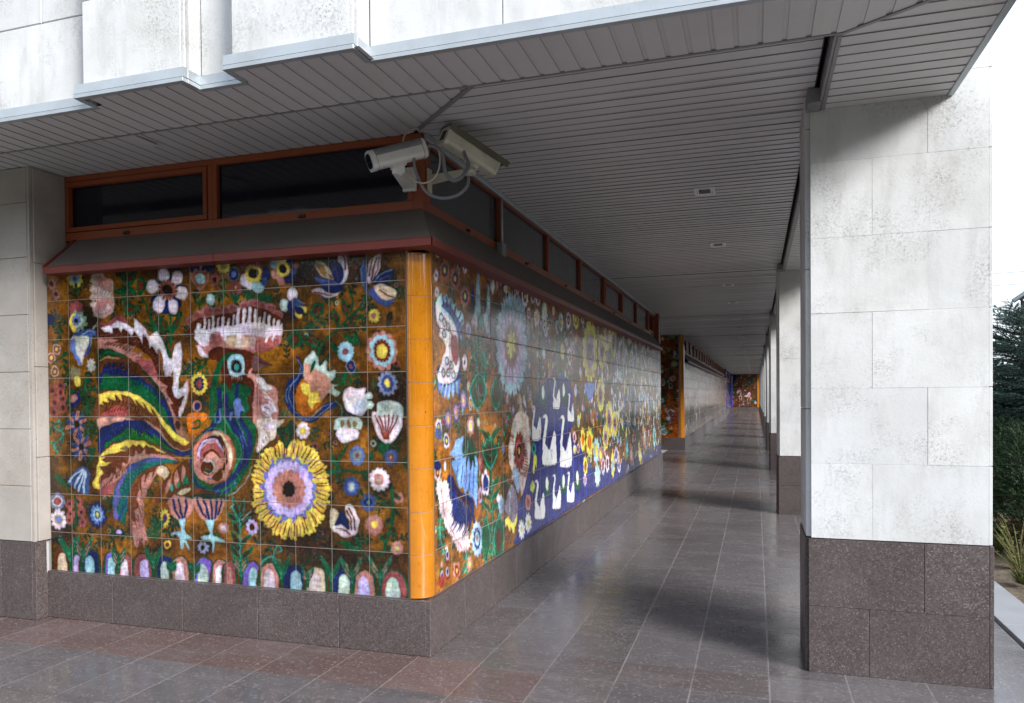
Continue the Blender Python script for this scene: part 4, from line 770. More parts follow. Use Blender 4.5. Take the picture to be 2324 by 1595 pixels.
    c.br([1640, 1040, 1640, 1120, 1640, 1200, 1610, 1290, 1590, 1360], 14, g, 46, 26, 2, 'M', 0); c.ln([1640, 1130, 1590, 1110, 1555, 1085], 7, g); c.ln([1600, 1300, 1580, 1260], 7, g)
    c.lf(1480, 1340, 1375, 1290, 36, g); c.ln([1465, 1280, 1485, 1330], 14, g); c.lf(1490, 1340, 1510, 1290, 24, g, 'R')
    # --- bottom arcade
    arc = [(75, 34, 'N', 'S'), (152, 26, 'G', 'V'), (212, 34, 'B', 'C'), (316, 30, 'L', 'C'), (372, 28, 'P', 'W'), (455, 34, 'P', 'V'), (560, 32, 'B', 'A'), (632, 34, 'K', 'W'), (740, 38, 'L', 'A'), (820, 34, 'K', 'W'), (862, 24, 'P', 'K'),
           (965, 38, 'L', 'C'), (1050, 40, 'K', 'W'), (1165, 44, 'B', 'C'), (1270, 40, 'S', (216, 200, 200)), (1395, 44, 'B', 'A'), (1500, 42, 'K', 'V'), (1640, 54, 'P', 'A')]
    for x, w, a, b in arc:
        yb = 1418+(x-40)*.0823; y = yb-84-w*.25
        for dx, k, cc in ((0, 1.42, 'N'), (0, 1.25, 'G'), (0, 1, a), (w*.2 if x % 2 else -w*.1, .56, b)):
            ww = w*k; c.pg([x+dx-ww, yb+12, x+dx-ww, y+ww*.6+ (0 if k > .7 else 26), x+dx-ww*.6, y-ww*.12+(0 if k > .7 else 22), x+dx, y-ww*.35+(0 if k > .7 else 20), x+dx+ww*.6, y-ww*.12+(0 if k > .7 else 22), x+dx+ww, y+ww*.6+(0 if k > .7 else 26), x+dx+ww, yb+12], cc)
    for x, h in ((118, 150), (180, 150), (345, 110), (505, 130), (590, 70), (700, 70), (915, 120), (1105, 130), (1230, 90), (1345, 150), (1440, 150), (1575, 170)):
        yb = 1408+(x-40)*.0823; y = yb-h
        c.ln([x, yb, x, y+30], 9, g)
        for sx, q in ((-1, 1), (1, 1), (-1, .55), (1, .6)): c.lf(x, yb-h*.45*q, x+sx*h*.3, y+(1-q)*40, 14, g, 'K' if x % 3 == 0 else None, 'T')
    c.ln([1080, 1400, 1072, 1340, 1095, 1310, 1110, 1335, 1085, 1345], 7, 'T'); c.ln([1010, 1395, 1050, 1365, 1100, 1385], 8, 'T')
    for x, y in ((700, 465), (745, 470), (720, 495)): c.lf(x, y+30, x+24, y, 16, g)
    c.fl(741, 565, 40, 54, 15, .2, [(1, 'Y'), (.62, 'B', 11, .3), (.4, 'P', 0)]); c.fl(728, 667, 22, 27, 0, 0, [(1, 'K'), (.6, 'B')]); c.br([690, 540, 700, 480, 740, 480], 7, g, 26, 12)
    c.pg([700, 740, 760, 740, 770, 700, 690, 700, 680, 760, 700, 800, 735, 775], 'O'); c.ln([705, 770, 735, 760, 735, 735, 710, 735], 8, g)
    return c

def filler(c, u0, u1, v0, v1, n, pal, rad=(.12, .3), rng=None):
    """scatter flowers in tile units"""
    rng = rng or c.rng; c.identity()
    for _ in range(n):
        x = rng.uniform(u0, u1); y = rng.uniform(v0, v1); r = rng.uniform(*rad); k = rng.integers(0, 5)
        a, b, d = (pal[int(rng.integers(0, len(pal)))] for _ in range(3))
        if k == 0:
            c.lf(x, y, x+rng.uniform(-r, r), y+rng.uniform(-1.6, 1.6)*r, r*.7, 'G', 'M' if rng.random() < .5 else None, 'T' if rng.random() < .4 else None)
        elif k == 1:
            c.ln([x-r, y-r, x, y, x+r*.4, y+r*1.4], .06, 'G'); c.lf(x, y, x+r, y+r*.6, r*.5, 'G'); c.lf(x-.3*r, y-.3*r, x-r, y+r*.5, r*.5, 'T')
            c.fl(x+r*.4, y+r*1.4, r*.6, r*.6, int(rng.integers(6, 12)), .25, [(1, a), (.45, b)])
        elif k == 2:
            c.el(x, y, r*.55, r*.9, a); c.el(x, y, r*.3, r*.55, b)
        else:
            c.fl(x, y, r, r, int(rng.integers(7, 15)), .25, [(1, a), (.6, b), (.3, d)])

def paint_side():
    U = 44
    c = Canvas(U, 7.72, 44, 56, ([(1304.7, 1810), (2014.3, 1377), (2014.3, 1091.8), (1315.5, 853.5)], (U, 7)), 5, (156, 98, 26), 1.0)
    c.ground(); c.tiles([(i, j, .5) for i, j in ((3, 5), (4, 6), (4, 4), (2, 3), (5, 3), (9, 6), (12, 5), (15, 6), (20, 5), (24, 4), (28, 6))], 0, .1)
    rng = np.random.default_rng(11); c.greenery(150, .34, 6, (0, 14, .2, 7.6)); c.greenery(230, .42, 7, (14, 44, .2, 7.6))
    pal = ['W', 'K', 'C', 'U', 'Y', 'P', 'A', 'J', 'V', 'S']
    filler(c, 5, 22, 3.2, 7.7, 300, pal, (.09, .30)); filler(c, 20, U, 2.2, 7.7, 620, ['C', 'U', 'W', 'A', 'V', 'Y', 'J', 'X', 'C'], (.16, .42)); filler(c, 14, U, 0, 2.8, 240, ['W', 'K', 'Y', 'O', 'U', 'P', 'J', 'C', 'L', 'S', 'I'], (.12, .32)); filler(c, 0, 6, 0, 7.7, 90, ['K', 'W', 'S', 'P', 'C', 'T'], (.06, .15))  # far half gets paler blue-white flowers, painting in the bright reflected band
    for i in range(26):   # tall stalks
        x = rng.uniform(6, U); y = rng.uniform(0, 5); c.br([x, y, x+.2, y+.8, x, y+1.6, x+.1, y+2.3], .07, 'G', .34, .14, 2, 'M' if i % 2 else None, 1)
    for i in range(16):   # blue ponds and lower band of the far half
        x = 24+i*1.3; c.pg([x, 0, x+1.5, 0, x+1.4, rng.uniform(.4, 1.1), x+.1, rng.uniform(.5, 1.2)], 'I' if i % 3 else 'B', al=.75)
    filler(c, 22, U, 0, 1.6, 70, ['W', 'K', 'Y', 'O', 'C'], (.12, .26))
    c.frame(1300, 720, 1.45); g = 'G'
    for x, y in ((48, 68), (40, 167), (106, 82), (42, 238), (166, 135)): c.fl(x, y, 10, 24, 0, 0, [(1, 'W'), (.6, (170, 170, 190)), (.25, 'M')])
    for x, y in ((78, 145), (123, 180), (165, 258)): c.fl(x, y, 23, 52, 13, .3, [(1, (160, 100, 90)), (.55, 'B', 10, .25), (.26, 'Y', 0)])
    for p in ([60, 120, 66, 100], [95, 110, 110, 90], [70, 270, 85, 300], [140, 320, 150, 300], [150, 110, 142, 130]): c.ln(p, 6, g)
    # blue and white fan
    c.pg([38, 285, 55, 250, 65, 245, 72, 262, 85, 248, 92, 270, 104, 262, 112, 290, 124, 285, 130, 320, 145, 320, 158, 345, 158, 380, 140, 390, 150, 450, 110, 400, 60, 330], 'C')
    c.pg([60, 300, 90, 330, 118, 380, 135, 440, 150, 400, 130, 350, 100, 300, 80, 285], 'J'); 
    for a in ((70, 300, 66, 258), (84, 312, 84, 262), (98, 330, 104, 280), (112, 350, 124, 300), (125, 370, 145, 330), (132, 395, 156, 358)): c.ln(a, 5, 'B')
    c.pg([38, 600, 60, 560, 130, 560, 135, 640, 128, 690, 115, 672, 105, 705, 92, 675, 80, 712, 70, 680, 56, 700, 50, 665, 38, 680], 'U')
    c.pg([36, 600, 45, 560, 130, 540, 140, 570, 132, 620, 60, 650], 'B')
    for a in ((60, 640, 50, 680), (75, 640, 66, 700), (90, 640, 84, 705), (105, 635, 104, 690), (120, 630, 122, 680)): c.ln(a, 6, 'C')
    c.pg([34, 290, 42, 285, 60, 320, 90, 350, 118, 390, 132, 440, 130, 500, 138, 540, 128, 590, 108, 630, 60, 640, 40, 630, 36, 600, 52, 560, 62, 520, 75, 490, 66, 450, 48, 430, 52, 400, 38, 360], 'W')
    c.pg([100, 430, 128, 440, 128, 530, 118, 560, 100, 500], 'P')
    for x, y in ((58, 350), (72, 370), (88, 390), (70, 420), (80, 540), (62, 590), (84, 590), (98, 560), (108, 600)): c.fl(x, y, 9, 19, 0, 0, [(1, 'M'), (.76, 'C')])
    for a in ((60, 330, 110, 440), (90, 470, 122, 480), (70, 600, 118, 520)): c.ln(a, 3, 'R')
    # blue tulip with spires
    c.pg([190, 280, 200, 200, 215, 330, 235, 360, 262, 300, 280, 230, 270, 330, 275, 430, 262, 455, 240, 380, 215, 370], 'B')
    c.pg([205, 320, 218, 170, 226, 120, 232, 200, 234, 330, 256, 320, 262, 240, 270, 200, 275, 300, 262, 380, 270, 400, 258, 430, 248, 385, 228, 350, 212, 400, 196, 350], (140, 170, 190)); c.lf(232, 400, 232, 330, 26, g, 'T')
    for p in ([200, 350, 215, 420, 232, 440], [262, 360, 270, 420, 262, 450]): c.ln(p, 6, 'K')
    c.fl(177, 405, 12, 38, 9, .2, [(1, 'W'), (.6, 'U')]); c.fl(158, 545, 12, 40, 8, .2, [(1, 'W'), (.3, 'D')]); c.lf(305, 240, 312, 170, 14, 'K'); c.lf(285, 250, 290, 180, 14, 'A'); c.fl(322, 200, 10, 30, 6, .3, [(1, 'J'), (.4, 'W')])
    c.br([215, 640, 225, 560, 205, 500, 225, 440], 6, g, 30, 12, 3, 'T', 1); c.br([235, 640, 250, 560, 240, 500], 6, 'T', 24, 10, 3, g, 1)
    c.lf(210, 745, 222, 600, 64, g, 'M', 'T'); c.lf(292, 750, 296, 620, 40, g, 'M', 'T'); c.ln([205, 640, 215, 700, 240, 720, 250, 640], 4, 'T'); c.ln([215, 650, 222, 690, 236, 690], 3, 'C')
    # large pale blue rosette
    c.halo(365, 470, 80, 230, .6); c.fl(366, 470, 70, 226, 21, .14, [(1, (138, 172, 192)), (.78, (176, 156, 190), 15, .14), (.5, (150, 112, 108), 11, .2), (.44, (134, 92, 84), 9, .2), (.3, 'Y', 9, .5)])
    c.pg([330, 300, 340, 270, 350, 262, 360, 250, 372, 262, 380, 250, 392, 268, 404, 250, 412, 280, 425, 290, 425, 330, 400, 340, 335, 330], (138, 172, 192))
    for k in range(34):   # fringe on the big rosette and veins in the fan
        a = k/34*6.283; c.ln([366+math.cos(a)*58, 470+math.sin(a)*188, 366+math.cos(a)*72, 470+math.sin(a)*232], 4, (170, 200, 214))
        c.ln([366+math.cos(a)*30, 470+math.sin(a)*95, 366+math.cos(a)*50, 470+math.sin(a)*165], 2.5, (196, 182, 206) if k % 2 else (120, 140, 175))
    # flower row upper middle
    for x, y, rx, ry, a, b in ((345, 225, 8, 22, 'W', 'K'), (397, 232, 8, 22, 'W', 'K'), (429, 258, 16, 52, 'W', 'B'), (465, 262, 12, 30, 'W', 'J'), (487, 268, 12, 34, 'W', 'J'), (445, 330, 9, 28, 'W', 'P'), (480, 350, 14, 42, 'W', 'Y'), (515, 330, 13, 52, 'A', 'W'),
                               (514, 380, 9, 38, 'W', 'J'), (555, 320, 12, 46, 'P', 'W'), (587, 370, 12, 46, 'A', 'K'), (622, 360, 11, 42, 'W', 'B'), (655, 360, 14, 46, 'Y', 'Q'), (685, 350, 9, 30, 'W', 'B'), (625, 520, 11, 46, 'W', 'B'), (592, 500, 10, 40, 'Y', 'C')):
        c.fl(x, y, rx, ry, 10, .25, [(1, a), (.5, b), (.25, 'Y')])
    c.ln([428, 258, 428, 256], 8, 'Y')
    # sunflowers
    for x, y, rx, ry in ((716, 500, 34, 140), (770, 500, 18, 80), (795, 430, 16, 70), (822, 460, 14, 66), (762, 690, 18, 80), (800, 800, 18, 84), (825, 820, 13, 60), (782, 880, 14, 60)):
        c.fl(x, y, rx, ry, 15, .2, [(1, 'Y'), (.78, (190, 176, 110), 11, .15), (.5, (150, 126, 150), 0), (.28, (110, 70, 60), 0)])
    c.pg([690, 640, 735, 640, 725, 700, 712, 720, 700, 690], 'U')
    # small flowers mid left
    for x, y in ((148, 712), (116, 765), (80, 795)): c.fl(x, y, 18, 48, 8, .5, [(1, 'J'), (.7, (160, 120, 150)), (.25, 'Y')])
    for x, y, rx, ry, a, b in ((38, 830, 15, 40, 'W', 'J'), (70, 890, 14, 36, 'W', 'B'), (178, 825, 17, 48, 'K', 'W'), (172, 650, 9, 28, 'K', 'C'), (180, 725, 9, 38, 'C', 'P'), (28, 1030, 16, 44, 'W', 'R')): c.fl(x, y, rx, ry, 7, .3, [(1, a), (.6, b), (.3, 'Y')])
    c.el(34, 860, 14, 24, 'J'); c.el(28, 1000, 16, 22, 'B')
    # blue bell cluster
    c.pg([112, 890, 140, 872, 165, 890, 190, 900, 200, 960, 150, 960], g)
    c.pg([138, 872, 150, 880, 148, 940, 120, 990, 100, 965, 82, 950, 100, 925, 112, 890], (120, 155, 210)); c.pg([90, 990, 112, 975, 200, 960, 205, 1060, 200, 1190, 185, 1150, 178, 1140, 168, 1155, 160, 1110, 148, 1140, 140, 1100, 122, 1100, 105, 1040], (110, 148, 208))
    for a in ((120, 1000, 112, 1060), (140, 1000, 130, 1090), (158, 1000, 150, 1110), (175, 1000, 165, 1120), (190, 1000, 185, 1130)): c.ln(a, 2.5, 'J')
    c.pg([148, 880, 185, 890, 192, 930, 196, 1010, 185, 980, 175, 1020, 168, 960, 155, 1010, 155, 930, 140, 950], 'F'); c.ln([165, 890, 160, 960], 4, 'T'); c.ln([175, 895, 180, 960], 4, g)
    # white/red spray with dark blue
    c.pg([68, 1080, 75, 1040, 95, 1050, 120, 1110, 180, 1150, 185, 1210, 165, 1240, 140, 1300, 110, 1250, 80, 1180], 'B'); c.tooth([80, 1180, 140, 1220, 180, 1200], 'B', 80, 10, 80, 12); c.tooth([100, 1100, 160, 1170], 'M', 60, 6, 70, 8)
    c.pg([28, 1090, 50, 1075, 68, 1090, 66, 1130, 85, 1180, 95, 1240, 130, 1270, 158, 1320, 155, 1370, 130, 1385, 105, 1370, 95, 1320, 70, 1290, 55, 1230, 38, 1190, 40, 1140, 26, 1120], 'W'); c.tooth([50, 1110, 60, 1200, 100, 1290, 130, 1340], 'P', 34, 16, 60, 5); c.tooth([40, 1100, 50, 1180, 90, 1290, 120, 1370], 'K', 30, 14, 100, 4)
    for x, y in ((40, 1105), (50, 1150), (52, 1195), (66, 1235), (84, 1270), (104, 1305), (120, 1345), (146, 1345), (140, 1300), (60, 1110), (72, 1180)):
        c.fl(x, y, 21, 46, 11, .35, [(1, 'W'), (.72, (214, 176, 176), 9, .4), (.42, 'W', 7, .4)])
    c.tooth([40, 1090, 50, 1200, 100, 1320, 140, 1380], 'P', 26, 22, 75, 3); c.tooth([90, 1150, 130, 1220, 175, 1240], 'B', 90, 14, 85, 9); c.tooth([100, 1130, 170, 1190], (120, 120, 150), 60, 8, 75, 3)
    c.fl(198, 1330, 26, 82, 12, .15, [(1, (150, 175, 220)), (.62, 'B', 10, .25), (.42, 'C', 8, .1), (.2, 'K', 0)])
    c.br([40, 1220, 32, 1290, 40, 1360, 60, 1430], 5, 'T', 26, 10, 2, g, 1); c.br([150, 1390, 150, 1450, 140, 1480], 5, 'T', 24, 10, 2, g, 1)
    for x, y in ((64, 1400), (62, 1475), (38, 1490)): c.el(x, y+8, 12, 28, 'R'); c.fl(x, y, 8, 22, 0, 0, [(1, 'W'), (.6, 'B')])
    c.fl(104, 1472, 18, 46, 5, .6, [(1, 'K'), (.6, 'R'), (.25, 'Y')]); c.fl(163, 1445, 14, 40, 6, .4, [(1, 'K'), (.3, 'Y')]); c.el(35, 1520, 14, 26, 'R')
    # green stalk
    c.ln([262, 1440, 268, 1200, 262, 1000, 255, 860], 12, g); c.pg([222, 900, 235, 980, 262, 1010, 290, 980, 300, 920, 290, 980, 262, 1020, 232, 990], g); c.lf(262, 1010, 262, 880, 56, g, 'M', 'T')
    for y in (860, 930, 1080, 1130, 1180, 1260, 1320, 1370): c.lf(262, y+30, 225, y-20, 16, g, 'M', 'T'); c.lf(266, y+30, 302, y-26, 16, g, None, 'T')
    c.ln([195, 850, 225, 850, 250, 900], 5, g); c.ln([330, 820, 300, 850, 270, 900], 5, g); c.lf(290, 1440, 300, 1230, 40, g, 'M', 'T'); c.lf(235, 1430, 240, 1240, 34, g, None, 'T'); c.ln([300, 1110, 320, 1070, 345, 1100], 5, g)
    c.fl(240, 1080, 20, 66, 5, .4, [(1, 'W'), (.6, 'B')]); c.fl(215, 1135, 9, 40, 6, .2, [(1, 'V'), (.5, 'P')]); c.fl(220, 985, 12, 42, 7, .2, [(1, 'P'), (.4, 'K')]); c.el(322, 935, 7, 20, 'U'); c.lf(305, 1220, 308, 1130, 22, 'C'); c.el(312, 1180, 12, 36, (130, 160, 190)); c.el(296, 1150, 8, 20, 'W')
    c.halo(350, 1180, 40, 110, .6); c.pg([325, 1250, 340, 1230, 375, 1210, 382, 1240, 370, 1280, 362, 1310, 350, 1280, 345, 1300, 335, 1270, 325, 1280], 'Y'); c.pg([330, 1160, 355, 1090, 378, 1130, 382, 1200, 362, 1260, 345, 1240, 325, 1200], (120, 110, 130)); c.ln([350, 1120, 345, 1230], 3, 'C')
    # large brown-pink bloom
    c.pg([352, 880, 370, 800, 392, 760, 405, 735, 418, 770, 436, 790, 440, 860, 444, 940, 440, 1010, 436, 1060, 420, 1100, 402, 1180, 398, 1120, 385, 1060, 360, 1030, 346, 980, 345, 920], (200, 178, 168))
    c.tooth([372, 870, 400, 900, 425, 940, 430, 1000, 420, 1060], 'R', 46, 16, 200, 5); c.fl(392, 940, 26, 90, 13, .3, [(1, 'R'), (.6, 'P'), (.4, 'D', 7, .4), (.2, 'Y', 5, .4)])
    c.pg([368, 1010, 385, 1020, 394, 1080, 388, 1130, 372, 1090, 362, 1040], (140, 160, 190)); c.ln([375, 800, 372, 900, 360, 980], 8, 'A'); c.ln([405, 770, 408, 860], 8, 'S')
    # pond with swans
    c.pg([444, 960, 460, 800, 480, 680, 520, 625, 560, 605, 600, 610, 625, 640, 640, 700, 642, 800, 625, 860, 650, 900, 700, 980, 700, 1020, 850, 1000, 850, 1060, 700, 1150, 384, 1350, 380, 1300, 384, 1180, 410, 1120], 'I')
    c.pg([470, 700, 520, 640, 600, 620, 625, 700, 620, 790, 560, 820, 470, 800], (50, 58, 110), al=.6)
    def swan(x, y, s, h):  # x centre, y bottom
        w = s
        c.pg([x-w*.5, y-h*.05, x-w*.46, y-h*.26, x-w*.34, y-h*.40, x-w*.16, y-h*.37, x-w*.02, y-h*.30, x+w*.16, y-h*.46, x+w*.38, y-h*.66, x+w*.48, y-h*.48, x+w*.5, y-h*.12, x+w*.38, y, x-w*.34, y+h*.01], 'X')
        c.ln([x-w*.38, y-h*.30, x-w*.34, y-h*.52, x-w*.22, y-h*.72, x-w*.16, y-h*.88, x-w*.22, y-h*.96, x-w*.34, y-h*.93], w*.19, 'X'); c.ln([x-w*.28, y-h*.95, x-w*.5, y-h*.90], w*.12, 'X', .6)
        c.tooth([x-w*.1, y-h*.3, x+w*.3, y-h*.3], (196, 196, 216), h*.25, 6, 80, 2)
    for a in ((563, 752, 32, 140), (472, 892, 42, 160), (528, 1003, 64, 232), (602, 1012, 54, 236), (627, 808, 28, 125), (481, 1243, 46, 178), (558, 1200, 38, 160), (622, 1170, 34, 140)): swan(*a)
    for x, y in ((503, 680), (516, 1088), (590, 1078), (653, 1062), (596, 670)): c.el(x, y+14, 13, 46, g); c.el(x, y, 6, 32, 'X')
    for x, y in ((398, 1290), (429, 1262)): c.fl(x, y, 16, 48, 10, .4, [(1, 'X'), (.3, 'Y')])
    c.pg([452, 1030, 458, 960, 470, 965, 472, 1020, 465, 1000, 460, 1040], 'Y'); c.lf(450, 1130, 450, 1070, 18, (196, 200, 80)); c.fl(430, 1170, 14, 40, 6, .2, [(1, 'K'), (.5, 'P')]); c.fl(459, 930, 10, 30, 8, .2, [(1, 'T'), (.5, g)])
    # right of the pond
    for x, y, rx, ry, a, b in ((643, 880, 8, 30, 'W', 'P'), (643, 935, 8, 24, 'W', 'Y'), (658, 930, 8, 26, 'S', 'P'), (680, 890, 12, 60, 'Y', 'O'), (710, 900, 17, 70, 'Y', 'O'), (690, 1010, 10, 50, 'Y', 'P'), (688, 1070, 8, 34, 'V', 'K'), (740, 940, 16, 60, 'C', 'Y'),
                               (745, 1050, 14, 56, 'A', 'C'), (770, 1010, 10, 46, 'W', 'P'), (790, 1000, 9, 44, 'W', 'R'), (815, 1010, 9, 60, 'Y', 'C'), (760, 960, 12, 40, 'K', 'Y'), (830, 960, 9, 40, 'V', 'J'), (843, 1010, 7, 34, 'W', 'I'), (880, 930, 9, 50, 'T', 'C'), (900, 960, 10, 50, 'K', 'W'), (938, 960, 7, 34, 'Y', 'W'), (960, 880, 8, 50, 'K', 'A'), (1005, 880, 7, 50, 'C', 'T')):
        c.fl(x, y, rx, ry, 9, .3, [(1, a), (.5, b)])
    return c

def paint_random(W, H, res, seed, bg, pal, n, horse=False):
    c = Canvas(W, H, res[0], res[1], ([(0, 0), (W, 0), (W, H), (0, H)], (W, H)), seed, bg, 0)
    c.ground(); c.tiles([], 0, .14); c.greenery(int(W*H*.35), .4, seed); c.identity(); rng = c.rng
    for i in range(n//9):
        x = rng.uniform(0, W); y = rng.uniform(0, H-1.5); c.br([x, y, x+rng.uniform(-.4, .4), y+.8, x+rng.uniform(-.5, .5), y+1.7], .09, 'G', .42, .16, 2, 'M' if i % 2 else None, 1)
    filler(c, 0, W, 0, H, n, pal, (.14, .42))
    if horse:
        c.halo(4.2, 4, 3, 2.6, .5, 'N')
        for k in range(14):
            a = rng.uniform(0, 6.28); c.fl(4.2+math.cos(a)*rng.uniform(2.4, 3.6), 3.6+math.sin(a)*rng.uniform(1.8, 3.2), .3, .3, 8, .25, [(1, pal[int(rng.integers(0, len(pal)))]), (.5, 'D')])
        h = (206, 160, 176)
        c.pg([2.1, 4.1, 2.0, 5.0, 2.4, 5.5, 3.0, 5.5, 3.3, 5.1, 3.2, 4.7, 4.0, 4.2, 5.0, 4.3, 5.4, 4.7, 6.0, 4.6, 6.1, 4.0, 5.8, 3.4, 5.2, 3.2, 4.2, 3.4, 3.3, 3.5, 2.9, 4.0, 3.0, 4.6, 2.6, 4.8], h)
        for p in ([3.2, 3.6, 2.6, 3.4, 2.7, 2.8, 3.0, 2.5], [3.4, 3.6, 3.4, 2.9, 3.4, 2.1], [5.3, 3.5, 5.4, 2.9, 5.0, 2.1], [5.8, 3.5, 6.0, 2.9, 5.9, 2.2]): c.ln(p, .26, h, .35); c.ln(p[-4:], .2, (214, 160, 80), .2)
        c.pg([3.6, 4.4, 3.3, 4.0, 3.8, 3.3, 4.3, 3.6, 5.2, 4.1, 4.4, 4.7, 4.2, 5.1, 4.7, 5.4, 4.6, 5.9, 4.2, 5.6, 3.9, 4.9], (90, 74, 60)); c.el(4.4, 5.3, .18, .14, 'W')
    return c
# ------------------------------------------------------------------ key dimensions (metres)
ZL, ZH = 3.40, 3.48            # lower soffits, higher arcade ceiling
WX, WY = -2.05, 4.516          # faces of the tiled wall
PZ = .362                      # top of the granite plinth
BAY, C0Y = 6.304, 4.92
YEND = 74.1
random.seed(4)

# ------------------------------------------------------------------ ground
mb = MB(); mb.quad((-400, -400, -.06), (400, -400, -.06), (400, 900, -.06), (-400, 900, -.06)); tag(mb.build('ground', M['lawn']), kind='structure')
def make_floor():
    verts, faces, tone, uv, size = [], [], [], [], []
    xs = [.07+.4335*k for k in range(-21, 4)]+[1.67]
    rows_c = [-8+.61*k for k in range(20)]; rows_c = [r for r in rows_c if r < 3.2]+[3.33, 3.94, 4.49]
    y = 4.76
    while y < YEND+2: rows_c.append(y); y += .98
    rng = random.Random(5)
    for i in range(len(xs)-1):
        x0, x1 = xs[i], xs[i+1]; inner = x0 > -1.7
        rows = list(rows_c)
        if inner: rows = [r for r in rows if abs(r-4.49) > .01]; rows = sorted(rows+[4.41])
        for j in range(len(rows)-1):
            y0, y1 = rows[j], rows[j+1]
            if x1 < WX-.2 and y0 > 4.7: continue
            t = rng.uniform(.82, 1.15); b = (.116, .106, .110)
            if 3.9 < y0 < 4.0 and x0 < -1.6: b = (.135, .086, .078)
            elif 4.4 < y0 < 4.6 and x0 < 0: b = (.114, .094, .093)
            elif rng.random() < .2: b = (.112, .096, .096)
            if y0 > 5 and (int((y0-4.76)/.98+.5)) % 9 == 8: b = (.085, .066, .06)
            if y0 > 5: b = tuple(c*1.12 for c in b)
            n = len(verts); verts += [(x0, y0, 0), (x1, y0, 0), (x1, y1, 0), (x0, y1, 0)]; faces.append((n, n+1, n+2, n+3))
            tone.append((b[0]*t, b[1]*t, b[2]*t, 1)); uv += [0, 0, x1-x0, 0, x1-x0, y1-y0, 0, y1-y0]; size.append((x1-x0, y1-y0, 0))
    me = bpy.data.meshes.new('floor'); me.from_pydata(verts, [], faces); me.materials.append(M['floor'])
    a = me.attributes.new('tone', 'FLOAT_COLOR', 'FACE'); a.data.foreach_set('color', [c for t in tone for c in t])
    a = me.attributes.new('size', 'FLOAT_VECTOR', 'FACE'); a.data.foreach_set('vector', [c for t in size for c in t])
    u = me.uv_layers.new(name='edge'); u.data.foreach_set('uv', uv)
    o = bpy.data.objects.new('floor', me); COLL.objects.link(o); tag(o, kind='structure')
make_floor()
mb = MB(); mb.box(-9.2, 1.67, -8, YEND+2, -.3, -.004); mb.box(1.67, 1.70, -8, YEND+2, -.3, -.05, 1); tag(mb.build('floor_slab', [M['mortar'], M['dark']]), kind='structure')
mb = MB()
for k in range(70): mb.box(1.70, 2.02, -8+k*1.19, -8+k*1.19+1.185, -.3, .012, 0, .004)
tag(mb.build('path', M['paving']), kind='structure')
mb = MB(); NX, NY = 12, 160
for i in range(NX):
    for j in range(NY):
        def zz(a, b): return -.035+.05*mnoise.noise(Vector((a*.8, b*.5, 0)))+.008*mnoise.noise(Vector((a*6, b*3, 4)))
        X = [2.02+i*.35, 2.02+(i+1)*.35]; Y = [-8+j*.5, -8+(j+1)*.5]
        mb.quad(*[(a, b, zz(a, b)) for a, b in ((X[0], Y[0]), (X[1], Y[0]), (X[1], Y[1]), (X[0], Y[1]))])
tag(mb.build('soil_bed', M['soil'], fix=False), kind='structure')

# ------------------------------------------------------------------ painted canvases
cf = paint_front(); img_f = cf.finish(.9)
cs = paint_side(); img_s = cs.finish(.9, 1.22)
PAL2 = ['W', 'K', 'C', 'U', 'Y', 'P', 'A', 'J', 'V', 'S', 'I', 'T']

def plinth(parent, base, segs, z1=PZ):
    """segs: list of (axis, face, a0, a1, sign)"""
    mb = MB()
    for ax, face, a0, a1, sg in segs:
        n = max(1, round((a1-a0)/.62)); al = [a0+(a1-a0)*k/n for k in range(n+1)]
        slabs(mb, ax, face, [al], [.0, z1], sg, 0, .004, .04)
    return mb.build('plinth', [M['granite'], M['mortar']], parent, base)
def corner_tiles(parent, base, x, y, z0, z1, mt, r=.115, n=8):
    """glazed rounded corner pieces: quarter-round section at the arris x (east), y (south)"""
    for k in range(n):
        a, b = z0+(z1-z0)*k/n, z0+(z1-z0)*(k+1)/n; prof = []
        prof = [(x-r-.014, y+.05), (x-r-.014, y)]
        for j in range(13): t = PI/2*j/12; prof.append((x-r+math.sin(t)*r, y+r-math.cos(t)*r))
        prof += [(x, y+r+.014), (x-.05, y+r+.014)]
        mb = MB(); mb.prism(prof, 2, a+.002, b-.002)
        o = mb.build('corner_tile', mt, parent, base)
        for p in o.data.polygons: p.use_smooth = abs(p.normal.z) < .5 and p.area < .02
def corner_grout(parent, base, x, y, z0, z1, r=.115):
    q = .004; prof = [(x-r-.012, y+.05), (x-r-.012, y+q)]+[(x-r+math.sin(PI/2*j/8)*(r-q), y+r-math.cos(PI/2*j/8)*(r-q)) for j in range(9)]+[(x-q, y+r+.012), (x-.045, y+r+.012), (x-.045, y+.055)]
    mb = MB(); mb.prism(prof, 2, z0+.001, z1-.001); mb.build('corner_grout', M['grout'], parent, base)
